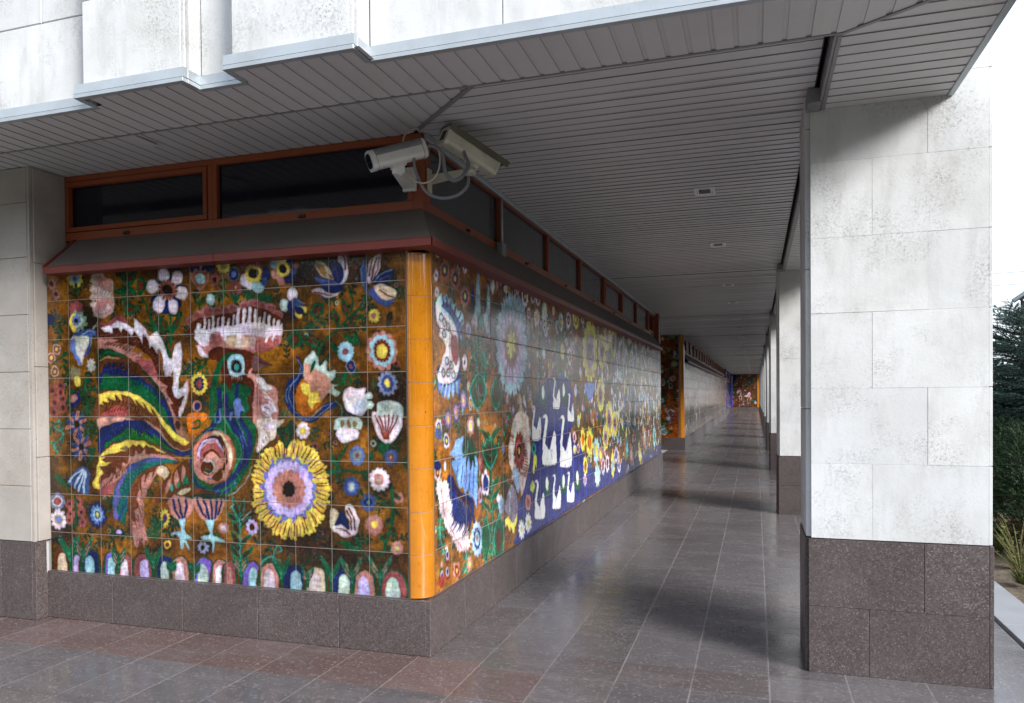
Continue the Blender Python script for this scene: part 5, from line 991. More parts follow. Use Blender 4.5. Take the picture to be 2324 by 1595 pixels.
def hood(parent, base, seg, side):
    """sloped sheet hood under the windows; side 'front' runs along x, 'side' along y"""
    a0, a1 = seg; mb = MB(); e = MB()
    zt, zb, out = 2.965, 2.70, .105; inn = -.184 if side == 'front' else -.087
    if side == 'front':
        F = lambda a, o, z: (a, WY-o, z)
    else:
        F = lambda a, o, z: (WX+o, a, z)
    n = max(1, round((a1-a0)/1.65)); cuts = [a0+(a1-a0)*k/n for k in range(n+1)]
    for k in range(n):
        p, q = cuts[k], cuts[k+1]-.004
        # mitre the shared corner
        po, qo = p, q
        if side == 'front' and k == n-1: po, qo = p, q+out+.0; qi = WX-.087
        elif side == 'side' and k == 0: po, qo = p-out, q; qi = None
        else: qi = None
        ti = (p if not (side == 'side' and k == 0) else WY+.184), (q if qi is None else qi)
        top = [F(ti[0], inn, zt), F(ti[1], inn, zt)]; low = [F(po, out, zb), F(qo, out, zb)]
        mb.quad(top[0], top[1], low[1], low[0])
        mb.quad(F(ti[0], inn, zt-.012), F(ti[1], inn, zt-.012), F(qo, out-.012, zb-.004), F(po, out-.012, zb-.004))
        e.quad(F(po, out+.003, zb+.004), F(qo, out+.003, zb+.004), F(qo, out+.003, zb-.045), F(po, out+.003, zb-.045)); e.quad(F(po, out+.003, zb-.045), F(qo, out+.003, zb-.045), F(qo, 0, zb-.05), F(po, 0, zb-.05))
        e.quad(F(po, out+.003, zb+.004), F(qo, out+.003, zb+.004), F(qo, out-.02, zb+.016), F(po, out-.02, zb+.016))
    if side == 'front': e.poly([F(a0-.002, inn, zt+.01), F(a0-.002, out+.004, zb+.02), F(a0-.002, out+.004, zb-.045), F(a0-.002, inn, zb-.05)], 0); e.obox(F(a0, inn, zt), F(a0, out, zb), .02, .02)
    else: e.poly([F(a1, inn, zt+.01), F(a1, out+.004, zb+.02), F(a1, out+.004, zb-.045), F(a1, inn, zb-.05)], 0)
    h = mb.build('hood', M['hood'], parent, base); e.build('hood_edge', M['rust2'], h)
    return h
def window(parent, base, axis, face, a0, a1, z0, z1, sash=False, handle=True, mt=None, sgn=1, fw=.035):
    """frame around a pane on plane axis=face; sgn = direction the outside faces"""
    def B(mb, p, q, d0, d1, z0_, z1_, mi=0, ch=.003):
        lo, hi = face+sgn*d0, face+sgn*d1
        if axis == 1: mb.box(p, q, lo, hi, z0_, z1_, mi, ch)
        else: mb.box(lo, hi, p, q, z0_, z1_, mi, ch)
    fr = MB(); g = .001
    B(fr, a0, a1, -.05, 0, z0, z0+.065); B(fr, a0, a1, -.05, 0, z1-.045, z1); B(fr, a0, a0+fw, -.05, 0, z0+.065+g, z1-.045-g); B(fr, a1-fw, a1, -.05, 0, z0+.065+g, z1-.045-g)
    i0, i1, j0, j1 = a0+fw, a1-fw, z0+.065, z1-.045
    if sash:
        w = .04
        B(fr, i0+.006, i1-.006, -.04, .008, j0+.004, j0+w); B(fr, i0+.006, i1-.006, -.04, .008, j1-w, j1-.004); B(fr, i0+.006, i0+w, -.04, .008, j0+w+g, j1-w-g); B(fr, i1-w, i1-.006, -.04, .008, j0+w+g, j1-w-g)
        i0 += w; i1 -= w; j0 += w; j1 -= w
    f = fr.build('window', M['rust'], parent, base)
    p = MB(); B(p, i0+.001, i1-.001, -.045, -.032, j0+.001, j1-.001, 0, 0); p.build('pane', mt or M['glass'], f)
    if handle:
        h = MB(); c = a0+(a1-a0)*(.45 if sash else .47); B(h, c-.03, c+.03, .001, .016, z0+.012, z0+.036, 0, .004); B(h, c-.012, c+.012, .016, .028, z0+.016, z0+.032, 0, .003); h.build('handle', M['black'], f)
    return f

# ------------------------------------------------------------------ first tiled wall (corner block)
wall = thing('tiled_wall', (-3.6, 8, 0), 'nearest tiled wall, painted with a big bird and swans, dark windows above its hood', 'wall', 'flower painted tile walls')
wb = (-3.6, 8, 0)
mb = MB(); mb.box(-6.8, WX-.125, WY+.012, 17.39, 0, 2.66); mb.box(WX-.1245, WX-.012, WY+.126, 17.39, 0, 2.66); mb.box(-6.8, WX-.16, WY+.26, 17.39, 2.66, 3.6); mb.build('wall_core', M['grout'], wall, wb)
plinth(wall, wb, [(1, WY-.035, -5.27, WX+.035-.03, -1), (0, WX+.035, WY-.035, 17.4, 1)])
XL, XR = -5.262, -2.182
U0, US = XL+.74*(XR-XL)/10.74, (XR-XL)/10.74
mural('painted_tiles', wall, wb, cf, img_f, lambda U, V: (XL+U*US, WY+0*U, PZ+V*.3), glaze_mat('glazed_bird_tiles', 0, U0, US, PZ, .3))
ys0, ys1 = WY+.132, 17.4
VS = (ys1-ys0)/44
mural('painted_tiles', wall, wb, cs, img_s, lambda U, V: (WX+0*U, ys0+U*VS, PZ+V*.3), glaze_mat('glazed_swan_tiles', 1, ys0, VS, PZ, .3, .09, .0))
corner_tiles(wall, wb, WX+.004, WY-.004, PZ+.003, 2.64, M['orange']); corner_grout(wall, wb, WX+.004, WY-.004, PZ+.003, 2.64)
mb = MB(); mb.box(XR, WX-.118, WY+.004, WY+.02, PZ, 2.66); mb.box(WX-.02, WX-.004, WY+.112, ys0, PZ, 2.66); mb.build('joint_filler', M['grout'], wall, wb)
hood(wall, wb, (-5.17, WX), 'front'); hood(wall, wb, (WY, 16.9), 'side')
fy, fx = WY+.184, WX-.09
for a0, a1, sash in ((-5.31, -3.85, True), (-3.85, -2.21, False)): window(wall, wb, 1, fy, a0, a1, 2.965, ZH-.002, sash, True, M['glass'], -1, .04)
mb = MB(); mb.box(-2.209, fx, fy-.004, fy+.05, 2.965, ZH-.002, 0, .003); mb.box(fx-.05, fx+.003, fy+.051, 4.81, 2.965, ZH-.002, 0, .003); mb.build('corner_post', M['rust'], wall, wb)
yy = [4.811, 6.37]+[6.37+1.61*k for k in range(1, 7)]+[16.98]
for k in range(len(yy)-1): window(wall, wb, 0, fx, yy[k], yy[k+1]-.001, 2.965, ZH-.002, k in (4, 7), True, M['glass_side'], 1, .03)
mb = MB(); mb.box(WX-.12, WX+.01, 16.99, 17.05, 2.66, ZH-.002, 0, .003); mb.build('end_post', M['rust'], wall, wb)
ce = paint_random(1.2, 2.7, (24, 24), 31, (96, 78, 60), PAL2, 18); img_e = ce.finish()
mural('painted_tiles', wall, wb, ce, img_e, lambda U, V: (WX+0*U, 17.055+U*.345/1.2, 2.675+V*.298), glaze_mat('glazed_end_tiles', 1, 17.055, .3, 2.675, .3))
mb = MB(); mb.box(WX-.3, WX-.004, 17.052, 17.398, 2.662, ZH-.002); mb.build('end_pier', M['grout'], wall, wb)
# stained cove trim between windows and ceiling
mb = MB()
for k in range(8): mb.box(fx+.004, fx+.035, 4.72+k*1.53, 4.72+(k+1)*1.53-.004, ZH-.045, ZH-.002, 0, .004)
mb.build('ceiling_trim', M['trim'], wall, wb)

# ------------------------------------------------------------------ second tiled wall and set-back third wall
def far_wall(y0, y1, x, label, seed, trim, left, groupn, lastpost=True, bg=(120, 100, 84)):
    w = thing('tiled_wall', (x-1, (y0+y1)/2, 0), label, 'wall', groupn); b = (x-1, (y0+y1)/2, 0)
    mb = MB(); mb.box(left, x-.125, y0+.012, y1-.012, 0, 2.66); mb.box(x-.1245, x-.012, y0+.126, y1-.012, 0, 2.66); mb.box(left, x-.16, y0+.02, y1-.012, 2.66, 3.6); mb.build('wall_core', M['grout'], w, b)
    plinth(w, b, [(1, y0-.03, left, x, -1), (0, x+.03, y0-.03, y1, 1)])
    L = y1-y0-.15; U = L/.3; c = paint_random(U, 7.72, (16, 26), seed, bg, ['W', 'C', 'A', 'U', 'V', 'X', 'J', 'Y', 'S'], int(U*24)); im = c.finish(1, 1.25)
    mural('painted_tiles', w, b, c, im, lambda a, v: (x+0*a, y0+.145+a*.3, PZ+v*.3), glaze_mat('glazed_far_tiles', 1, y0+.145, .3, PZ, .3, .14, .3))
    W2 = x-left-.16
    c = paint_random(W2/.3, 10.4, (30, 30), seed+1, (170, 84, 8), ['R', 'Y', 'C', 'W', 'K', 'T', 'P'], int(W2/.3*16)); filler(c, W2/.3-4, W2/.3-.3, .4, 10, 34, ['R', 'Y', 'C', 'W', 'K', 'P'], (.25, .5)); im = c.finish()
    mural('painted_tiles', w, b, c, im, lambda a, v: (left+a*.3, y0+0*a, PZ+v*.3), glaze_mat('glazed_far_front_tiles', 0, left, .3, PZ, .3))
    corner_tiles(w, b, x+.004, y0-.004, PZ+.003, ZH-.003, trim, n=10)
    h = hood.__wrapped__(w, b, x, y0+.2, y1) if False else None
    mb = MB(); e = MB()
    for k in range(int((y1-y0)/1.65)):
        p, q = y0+.3+k*1.65, y0+.3+(k+1)*1.65-.005
        if q > y1: break
        mb.quad((x-.17, p, 2.965), (x-.17, q, 2.965), (x+.105, q, 2.70), (x+.105, p, 2.70)); e.quad((x+.108, p, 2.705), (x+.108, q, 2.705), (x+.108, q, 2.655), (x+.108, p, 2.655)); e.quad((x+.108, p, 2.655), (x+.108, q, 2.655), (x, q, 2.65), (x, p, 2.65))
    hd = mb.build('hood', M['hood'], w, b); e.build('hood_edge', M['rust2'], hd)
    k = 0
    while y0+.3+(k+1)*1.61 < y1-.1:
        window(w, b, 0, x-.09, y0+.3+k*1.61, y0+.3+(k+1)*1.61-.001, 2.965, ZH-.002, k % 3 == 0, False, M['glass_side'], 1, .04); k += 1
    return w
far_wall(23.26, 57.5, WX, 'second tiled wall along the arcade, its dark floral end face behind the swan wall', 41, M['orange'], -5.2, 'flower painted tile walls')
far_wall(58.6, YEND-.02, WX-.22, 'last tiled wall set back with cobalt blue edge, just before the horse mural', 51, M['blue_glaze'], -4.2, 'flower painted tile walls', bg=(110, 80, 50))
tp = thing('tiled_post', (WX-.05, 57.62, 0), 'slim cobalt blue glazed post standing at the far end of the second tiled wall', 'post'); b = (WX-.05, 57.62, 0)
mb = MB(); mb.box(WX-.16, WX+.02, 57.51, 57.7, 0, .36, 0, .004); mb.build('base', M['granite'], tp, b)
for k in range(8): mb = MB(); mb.box(WX-.15, WX+.01, 57.52, 57.69, .362+k*.39, .362+(k+1)*.39-.004, 0, .02); mb.build('glazed_tile', M['blue_glaze'], tp, b)
tp2 = thing('tiled_post', (-2.15, 72.6, 0), 'slim cobalt blue glazed post beside the left edge of the horse mural', 'post'); b = (-2.15, 72.6, 0)
mb = MB(); mb.box(-2.22, -2.04, 72.5, 72.69, 0, .36, 0, .004); mb.build('base', M['granite'], tp2, b)
for k in range(8): mb = MB(); mb.box(-2.21, -2.05, 72.51, 72.68, .362+k*.39, .362+(k+1)*.39-.004, 0, .02); mb.build('glazed_tile', M['blue_glaze'], tp2, b)
mb = MB(); mb.box(-6.2, -6.0, 17.5, 23.2, 0, 3.6); rw = mb.build('recess_wall', M['travertine']); tag(rw, 'grey stone back wall of the recess between the first and second tiled walls', 'wall')
ew = thing('end_wall', (-.9, YEND, 0), 'far end wall of the arcade, orange brown tile mural with a pink horse', 'wall'); b = (-.9, YEND, 0)
mb = MB(); mb.box(-4.2, 1.2, YEND+.012, YEND+.4, 0, 3.6); mb.build('wall_core', M['grout'], ew, b)
plinth(ew, b, [(1, YEND-.03, -2.3, .5, -1)])
c = paint_random(8.0, 10.35, (40, 40), 77, (140, 74, 10), ['G', 'W', 'C', 'P', 'T', 'R', 'K'], 130, True)
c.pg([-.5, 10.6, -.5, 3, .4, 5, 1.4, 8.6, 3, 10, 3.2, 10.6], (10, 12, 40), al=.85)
im = c.finish()
mural('painted_tiles', ew, b, c, im, lambda a, v: (-2.27+a*.3, YEND+0*a, PZ+v*.3), glaze_mat('glazed_horse_tiles', 0, -2.27, .3, PZ, .3))
for k in range(10): mb = MB(); mb.box(.135, .36, YEND-.03, YEND+.01, PZ+k*.311, PZ+(k+1)*.311-.004, 0, .012); mb.build('edge_tile', M['orange'], ew, b)

# ------------------------------------------------------------------ left stone pillar
lp = thing('stone_pillar', (-6.1, 4.6, 0), 'grey travertine clad pillar left of the bird mural, on a granite base', 'pillar'); b = (-6.1, 4.6, 0)
PX, PY = -5.27, 4.385
mb = MB(); mb.box(-7.4, PX-.034, PY+.034, 5.2, 0, ZH-.002); mb.build('core', M['mortar'], lp, b)
mb = MB(); zl = [.602, 1.03, 1.47, 1.91, 2.35, 2.79, 3.21, ZH-.003]
slabs(mb, 1, PY, [[-7.4, -6.35, PX-.036]], zl, -1, 0, .003, .033); slabs(mb, 0, PX, [[PY+.03, 4.70]], [.602, 1.25, 1.95, 2.75, ZH-.003], 1, 0, .003, .033)
mb.box(PX-.034, PX-.012, PY+.004, PY+.028, .602, ZH-.003)
mb.build('cladding', M['travertine'], lp, b)
mb = MB(); slabs(mb, 1, PY-.004, [[-7.4, -6.4, -5.62, PX-.03]], [0, .6], -1, 0, .004, .04); slabs(mb, 0, PX+.003, [[PY-.004, 4.48]], [0, .6], 1, 0, .004, .036); mb.build('base', M['granite'], lp, b)

# ------------------------------------------------------------------ columns of the arcade
CX0, CX1, CD = .307, 1.284, .62
col_labels = ['nearest big white limestone pillar on granite base at the right of the photo', 'second white stone column of the row, partly behind the nearest pillar', 'third white stone column of the row, its face a slim strip', 'fourth white stone column from the viewer', 'fifth white stone column from the viewer', 'sixth white stone column from the viewer',
              'seventh white stone column from the viewer', 'eighth white stone column from the viewer', 'ninth white stone column from the viewer', 'tenth white stone column, last but one before the end mural', 'last and farthest white stone column next to the end mural']
def make_column(y):
    random.seed(9)
    t = thing('stone_column', ((CX0+CX1)/2, y+CD/2, 0), col_labels[0], 'column', 'columns of the arcade'); b = ((CX0+CX1)/2, y+CD/2, 0)
    w = CX1-CX0; zt = 7.0
    mb = MB(); mb.box(CX0+.03, CX1-.024, y+.0025, y+CD-.0055, .82, zt); mb.box(CX0+.03, CX1-.03, y+.03, y+CD-.03, 0, .81, 1); mb.build('core', [M['pointing'], M['mortar']], t, b)
    mb = MB(); zl = [.818]+[.818+.4525*k for k in range(1, 14)]; zl[-1] = zt
    al = [[CX0+.012, CX0+w*.36, CX1-.022], [CX0+.012, CX0+w*.66, CX1-.022]]
    slabs(mb, 1, y, al, zl, -1, 0, .0012, .029, ch=.0008); slabs(mb, 1, y+CD, al, zl, 1, 0, .0035, .029)
    sl = [[y+.028, y+CD-.028]]
    slabs(mb, 0, CX0-.016, sl, [.818, 1.6, 2.45, 3.3, 4.2, 5.1, 6, zt], -1, 0, .004, .044); slabs(mb, 0, CX1, sl, zl, 1, 0, .0035, .029)
    for k in range(len(zl)-1): mb.box(CX1-.021, CX1-.002, y+.004, y+.027, zl[k]+.002, zl[k+1]-.002, 0, .002)
    mb.build('cladding', M['stone'], t, b)
    mb = MB(); slabs(mb, 1, y-.008, [[CX0-.004, CX0+w*.34, CX1-.02], [CX0-.004, CX0+w*.64, CX1-.02]], [0, .405, .814], -1, 0, .002, .037, ch=.001); slabs(mb, 1, y+CD+.008, [[CX0, CX0+w*.5, CX1]], [0, .405, .814], 1, 0, .003, .037)
    slabs(mb, 0, CX0-.022, sl, [0, .814], -1, 0, .003, .05); slabs(mb, 0, CX1+.008, sl, [0, .405, .814], 1, 0, .003, .037)
    mb.box(CX1-.018, CX1+.004, y-.004, y+.027, .003, .812, 0, .002)
    mb.build('base', M['granite'], t, b)
    mb = MB(); mb.box(CX0-.012, .373, y-.16, y-.002, ZL-.012, ZH-.004, 0, .003); mb.build('cap_block', M['grey_metal'], t, b)
    return t
col = make_column(C0Y)
for k in range(1, 11):
    c = copy_tree(col); c.location.y += BAY*k; c['label'] = col_labels[k]

# ------------------------------------------------------------------ ceilings
PIT, FW, GD = .11, .086, .005
def mitre1_x(y): return -2.10+(4.60-y)*1.08            # wall corner to front soffit
def mitre2_y(x): return 3.93-(x-.375)*.62              # front soffit / outer strip
random.seed(12)
# front soffit, panels along y
fas = [(-9.2, -3.65, 3.475), (-3.65, -2.911, 3.338), (-2.911, -2.612, 3.467), (-2.612, -1.862, 3.30), (-1.862, 1.06, 3.455)]
def fas_y(x):
    for a, c, y in fas:
        if a <= x < c: return y
    return 3.455
mb = MB(); x = -9.2; YB = 3.906
while x < 1.03:
    a, c_, d = x, x+FW, x+PIT
    def ye(q): return YB if q < .375 else mitre2_y(min(q, 1.05))
    y0 = fas_y(x+.03)-.002; z = ZL+random.uniform(0, .0015)
    mb.quad((a, y0, z), (c_, y0, z), (c_, ye(c_), z), (a, ye(a), z)); mb.quad((a, y0, z), (a, ye(a), z), (a, ye(a), z+GD), (a, y0, z+GD), 1); mb.quad((c_, y0, z), (c_, ye(c_), z), (c_, ye(c_), z+GD), (c_, y0, z+GD), 1)
    mb.quad((c_, y0, z+GD), (d, y0, z+GD), (d, ye(d), z+GD), (c_, ye(c_), z+GD), 0)
    x += PIT
fs = thing('front_soffit', (-3, 3.7, ZL), 'white metal panel soffit under the front stone facade, panels running towards the viewer', 'soffit', 'metal panel ceilings'); b = (-3, 3.7, ZL)
mb.build('panel', [M['panel'], M['groove']], fs, b, fix=False)
mb = MB(); mb.box(-9.2, .40, YB-.004, YB+.012, ZL-.003, ZH+.02); mb.obox((.37, 3.932, ZL+.004), (1.06, 3.504, ZL+.004), .022, .016); mb.build('edge_trim', M['grey_metal'], fs, b)
# left back zone, panels along y
mb = MB(); x = -9.2
while x < -1.36:
    a, c_, d = x, x+FW, min(x+PIT, -1.352)
    def ye(q): return 4.72 if q < -2.215 else max(YB+.012, min(4.72, 4.60-(q+2.10)/1.08))
    z = ZH+random.uniform(0, .0015); y0 = YB+.012
    mb.quad((a, y0, z), (c_, y0, z), (c_, ye(c_), z), (a, ye(a), z)); mb.quad((a, y0, z), (a, ye(a), z), (a, ye(a), z+GD), (a, y0, z+GD), 1); mb.quad((c_, y0, z), (c_, ye(c_), z), (c_, ye(c_), z+GD), (c_, y0, z+GD), 1)
    mb.quad((c_, y0, z+GD), (d, y0, z+GD), (d, ye(d), z+GD), (c_, ye(c_), z+GD), 0)
    x += PIT
bs = thing('soffit_over_windows', (-4, 4.3, ZH), 'narrow white panel soffit above the two front windows, one panel sagging', 'soffit', 'metal panel ceilings'); b = (-4, 4.3, ZH)
mb.build('panel', [M['panel'], M['groove']], bs, b, fix=False)
mb = MB(); mb.obox((-2.13, 4.628, ZH-.003), (-1.36, 3.916, ZH-.003), .03, .012); mb.build('mitre_trim', M['grey_metal'], bs, b)
mb = MB(); mb.obox((-4.12, 4.04, ZH-.012), (-3.80, 4.02, ZH-.004), .05, .004); mb.obox((-4.02, 4.07, ZH-.004), (-4.0, 4.30, ZH-.016), .07, .003); mb.build('loose_strip', M['panel'], bs, b)
# arcade ceiling, panels along x
mb = MB(); y = YB+.012
while y < YEND:
    e = y+PIT
    def xs_(q): return max(-2.16, min(-1.352, mitre1_x(q))) if q < 4.7 else (-2.16 if (q < 17.45 or q > 23.2) else -6.2)
    z = ZH+random.uniform(0, .002); k = (y-C0Y-.25) % BAY
    if k < PIT: z += .002 if y < 8 else .007
    g0 = y+FW; X1 = .334
    zq = z+random.uniform(-.0005, .003)
    mb.quad((xs_(y), y, z), (X1, y, zq), (X1, g0, zq), (xs_(g0), g0, z)); mb.quad((xs_(g0), g0, z), (X1, g0, z), (X1, g0, z+GD), (xs_(g0), g0, z+GD), 1); mb.quad((xs_(y), y, z), (X1, y, z), (X1, y, z+GD), (xs_(y), y, z+GD), 1)
    mb.quad((xs_(g0), g0, z+GD), (X1, g0, z+GD), (X1, e, z+GD), (xs_(e), e, z+GD), 0)
    y = e
ac = thing('arcade_ceiling', (-1, 30, ZH), 'long white panel ceiling over the arcade walkway, panels running across it', 'ceiling', 'metal panel ceilings'); b = (-1, 30, ZH)
mb.build('panel', [M['panel'], M['groove']], ac, b, fix=False)
mb = MB(); mb.box(-9.2, 1.05, 3.5, YEND+.4, 3.61, 3.66); mb.box(.3345, .339, YB+.02, YEND, ZH-.004, 3.6); mb.build('slab_above', M['dark'], ac, b)
# outer strip between columns, panels along x
mb = MB(); segs = []
y = 3.52
while y < YEND:
    e = y+PIT; g0 = y+FW; z = ZL+random.uniform(0, .0015)
    k = (y-C0Y) % BAY
    incol = y > C0Y-.2 and (k < CD-.02)
    if not incol:
        def xs2(q): return .379 if q > 3.93 else min(1.05, .375+(3.93-q)/.62)
        if not (y < C0Y and g0 > C0Y): pass
        g1 = min(g0, C0Y-.001) if y < C0Y else g0
        mb.quad((xs2(y), y, z), (1.05, y, z), (1.05, g1, z), (xs2(g1), g1, z)); mb.quad((xs2(g1), g1, z), (1.05, g1, z), (1.05, g1, z+GD), (xs2(g1), g1, z+GD), 1); mb.quad((xs2(y), y, z), (1.05, y, z), (1.05, y, z+GD), (xs2(y), y, z+GD), 1)
        if e < C0Y or y > C0Y: mb.quad((xs2(g0), g0, z+GD), (1.05, g0, z+GD), (1.05, e, z+GD), (xs2(e), e, z+GD), 0)
    y = e
os_ = thing('outer_soffit', (.7, 30, ZL), 'lower white panel strip between the columns along the outer edge of the arcade', 'soffit', 'metal panel ceilings'); b = (.7, 30, ZL)
mb.build('panel', [M['panel'], M['groove']], os_, b, fix=False)
mb = MB()
ends = [(3.93, C0Y-.002)]+[(C0Y+BAY*k+CD+.001, C0Y+BAY*(k+1)-.002) for k in range(11)]
for a, c_ in ends: mb.box(.362, .378, a, c_, ZL-.005, 3.6, 0, .002); mb.box(.379, .40, a, c_, ZL-.007, ZL-.001, 0, .001)
mb.build('inner_trim', M['grey_metal'], os_, b)
mb = MB()
for a, c_ in [(3.47, C0Y-.002)]+ends[1:]: mb.box(1.051, 1.085, a, c_, ZL-.008, ZL+.09, 0, .003)
mb.build('outer_trim', M['trim'], os_, b)

# ------------------------------------------------------------------ stone facade of the upper storey
uf = thing('stone_facade', (-3, 3.5, ZL), 'pale limestone upper facade above the entrance corner, with stepped bays and metal edging', 'facade'); b = (-3, 3.5, ZL)
mb = MB(); tr = MB(); co = MB(); ZT = 6.4; random.seed(21)
TH = .075
for k, (a, c_, y) in enumerate(fas):
    bay = k in (1, 3); a_, cc = a, c_
    inset = .035 if bay else .0
    n = max(1, round((c_-a)/1.0)); cuts = [a+(c_-a)*j/n for j in range(n+1)]
    if k == 4: cuts = [-1.862, -1.15, -.43, .3, 1.06]
    if k == 0: cuts = [-9.2, -8, -7, -6, -5, -4.42, -3.65]
    yf = y+(.03 if bay else .012)
    for q in range(5):
        z0, z1 = ZL+TH+.6*q-(.12 if q else 0)-.0, ZL+TH+.6*(q+1)-.12
        cu = list(cuts)
        if q % 2 and k in (0, 4): cu = [cuts[0]]+[v+.35 for v in cuts[1:-1]]+[cuts[-1]]
        for j in range(len(cu)-1):
            p0 = cu[j]+(.02 if (bay and j == 0) else .002); p1 = cu[j+1]-(.04 if (bay and j == len(cu)-2) else .002)
            mb.box(p0, p1, yf, yf+.04, z0+.002, z1-.002, 0, .004)
    if bay:
        yn = fas[k+1][2]
        for q in range(5):
            z0, z1 = ZL+TH+.6*q-(.12 if q else 0), ZL+TH+.6*(q+1)-.12
            mb.box(c_-.04, c_-.018, yf+.004, yf+.016, z0+.002, z1-.002, 0, .003)     # bead at the arris
            mb.box(c_-.045, c_-.006, yf+.03, yn+.05, z0+.002, z1-.002, 0, .003)
            mb.box(a+.006, a+.045, yf+.03, yn+.05, z0+.002, z1-.002, 0, .003)
    co.box(a+(.05 if bay else 0), c_-(.05 if bay else 0), yf+.042, 3.60, ZL+.03, ZT)
    # metal edging: sloping upper face, shadow line, lower lip
    tr.prism([(y-.004, ZL+.022), (y+.001, ZL+TH), (y+.03, ZL+TH+.002), (y+.03, ZL+.022)], 0, a-(.0 if not bay else .012), c_+(.0 if not bay else .004))
    tr.box(a-(.012 if bay else 0), c_+(.004 if bay else 0), y-.008, y+.028, ZL-.004, ZL+.018, 0, .001)
    if bay:
        for xx, sg in ((c_, 1), (a, -1)):
            x0_, x1_ = (xx-.02, xx+.006) if sg > 0 else (xx-.014, xx+.02)
            tr.box(x0_, x1_, y+.031, 3.47, ZL+.022, ZL+TH-.002, 0, .001); tr.box(x0_-.001, x1_+.002, y+.029, 3.462, ZL-.0045, ZL+.0175, 0, .001)
mb.build('cladding', M['stone'], uf, b); co.build('core', M['mortar'], uf, b); tr.build('metal_edging', M['trim'], uf, b)
# side facade over the arcade
mb = MB()
for k in range(12):
    y0, y1 = (3.60 if k == 0 else C0Y+BAY*(k-1)+CD+.01), min(C0Y+BAY*k-.01, YEND+.4)
    for q in range(5): mb.box(1.01, 1.05, y0, y1, ZL+.095+.6*q, ZL+.095+.6*(q+1)-.004, 0, .004)
    mb.box(.9, 1.008, y0, y1, ZL+.05, 6.4, 1)
sf = mb.build('side_facade', [M['stone'], M['mortar']]); tag(sf, 'pale stone side facade rising above the outer edge of the arcade', 'facade')

# ------------------------------------------------------------------ ceiling lights
def ceiling_light(x, y):
    t = thing('ceiling_light', (x, y, ZH), '', 'ceiling light', 'recessed ceiling lights'); b = (x, y, ZH)
    mb = MB(); w, h = .088, .115
    mb.box(x-w, x+w, y-h, y-h+.022, ZH-.014, ZH-.0005, 0, .003); mb.box(x-w, x+w, y+h-.022, y+h, ZH-.014, ZH-.0005, 0, .003); mb.box(x-w, x-w+.022, y-h+.023, y+h-.023, ZH-.014, ZH-.0005, 0, .003); mb.box(x+w-.022, x+w, y-h+.023, y+h-.023, ZH-.014, ZH-.0005, 0, .003)
    mb.build('frame', M['lamp_rim'], t, b)
    mb = MB(); mb.box(x-.062, x+.062, y-.09, y-.078, ZH-.009, ZH-.003, 0, .002); mb.box(x-.062, x+.062, y+.078, y+.09, ZH-.009, ZH-.003, 0, .002); mb.box(x-.062, x-.05, y-.077, y+.077, ZH-.009, ZH-.003, 0, .002); mb.box(x+.05, x+.062, y-.077, y+.077, ZH-.009, ZH-.003, 0, .002); mb.build('inner_rim', M['lamp_rim'], t, b)
    mb = MB(); mb.box(x-.065, x+.065, y-.092, y+.092, ZH-.0022, ZH-.0012); mb.build('lens', M['glass_side'], t, b)
    return t
words = ['nearest', 'second', 'third', 'fourth', 'fifth', 'sixth', 'seventh', 'eighth', 'ninth', 'tenth', 'eleventh', 'twelfth']
L0 = ceiling_light(-.42, 6.86)
for k in range(20):
    y = 6.86+(k//2)*6.03+(2.5 if k % 2 else 0)
    c = L0 if k == 0 else copy_tree(L0); c.location = (-.42, y, ZH)
    c['label'] = (words[k]+' square recessed light in the arcade ceiling, counted from the viewer') if k < 12 else 'tiny far recessed light near the end of the arcade ceiling'

# ------------------------------------------------------------------ cable drop with junction box
jb = thing('junction_box', (WX-.05, 6.27, 2.98), 'small grey junction box with a cable pipe running up the window mullion', 'junction box'); b = (WX-.05, 6.27, 2.98)
mb = MB()
for k in range(3): mb.box(fx+.004, fx+.07-.008*k, 6.205+k*.05, 6.205+k*.05+.046, 2.915, 3.03, 0, .010)
mb.build('box', M['conduit'], jb, b)
mb = MB(); mb.tube([(fx+.02, 6.33, 3.03), (fx+.02, 6.33, 3.25), (fx+.02, 6.33, ZH-.04)], .011, 8); mb.tube([(fx+.02, 6.30, 2.915), (fx+.02, 6.31, 2.90)], .006, 6); mb.build('pipe', M['trim'], jb, b)

# ------------------------------------------------------------------ security cameras
def frame_of(p0, p1, up=(0, 0, 1)):
    t = (Vector(p1)-Vector(p0)).normalized(); u = Vector(up); u = (u-t*u.dot(t)).normalized(); return t, u, t.cross(u)
CA = thing('security_camera', (-2.22, 4.69, 3.16), 'silver white bullet security camera pointing left, mounted on the corner post', 'security camera', 'pair of security cameras'); b = (-2.22, 4.69, 3.16)
p0, p1 = Vector((-2.035, 4.50, 3.30)), Vector((-2.29, 4.255, 3.17)); t, u, s_ = frame_of(p0, p1)
mb = MB(); mb.obox(p0+t*.025, p1-t*.03, .105, .118, prof=rrect(.32, 5), smooth=True); mb.build('housing', M['cam'], CA, b)
mb = MB(); mb.obox(p1-t*.028, p1+t*.006, .112, .125, prof=rrect(.34, 5), smooth=True); mb.build('end_cap', M['cam'], CA, b)
mb = MB(); mb.obox(p0, p0+t*.024, .110, .123, prof=rrect(.34, 5), smooth=True); mb.build('end_cap', M['cam'], CA, b)
mb = MB(); mb.obox(p1-t*.0295, p1-t*.0275, .1125, .1255, prof=rrect(.34, 5)); mb.obox(p0+t*.0245, p0+t*.0265, .1105, .1235, prof=rrect(.34, 5)); mb.build('seal', M['black'], CA, b)
mb = MB(); mb.obox(p1+t*.007, p1+t*.011, .08, .09, prof=rrect(.3, 4)); mb.build('front_glass', M['glass'], CA, b)
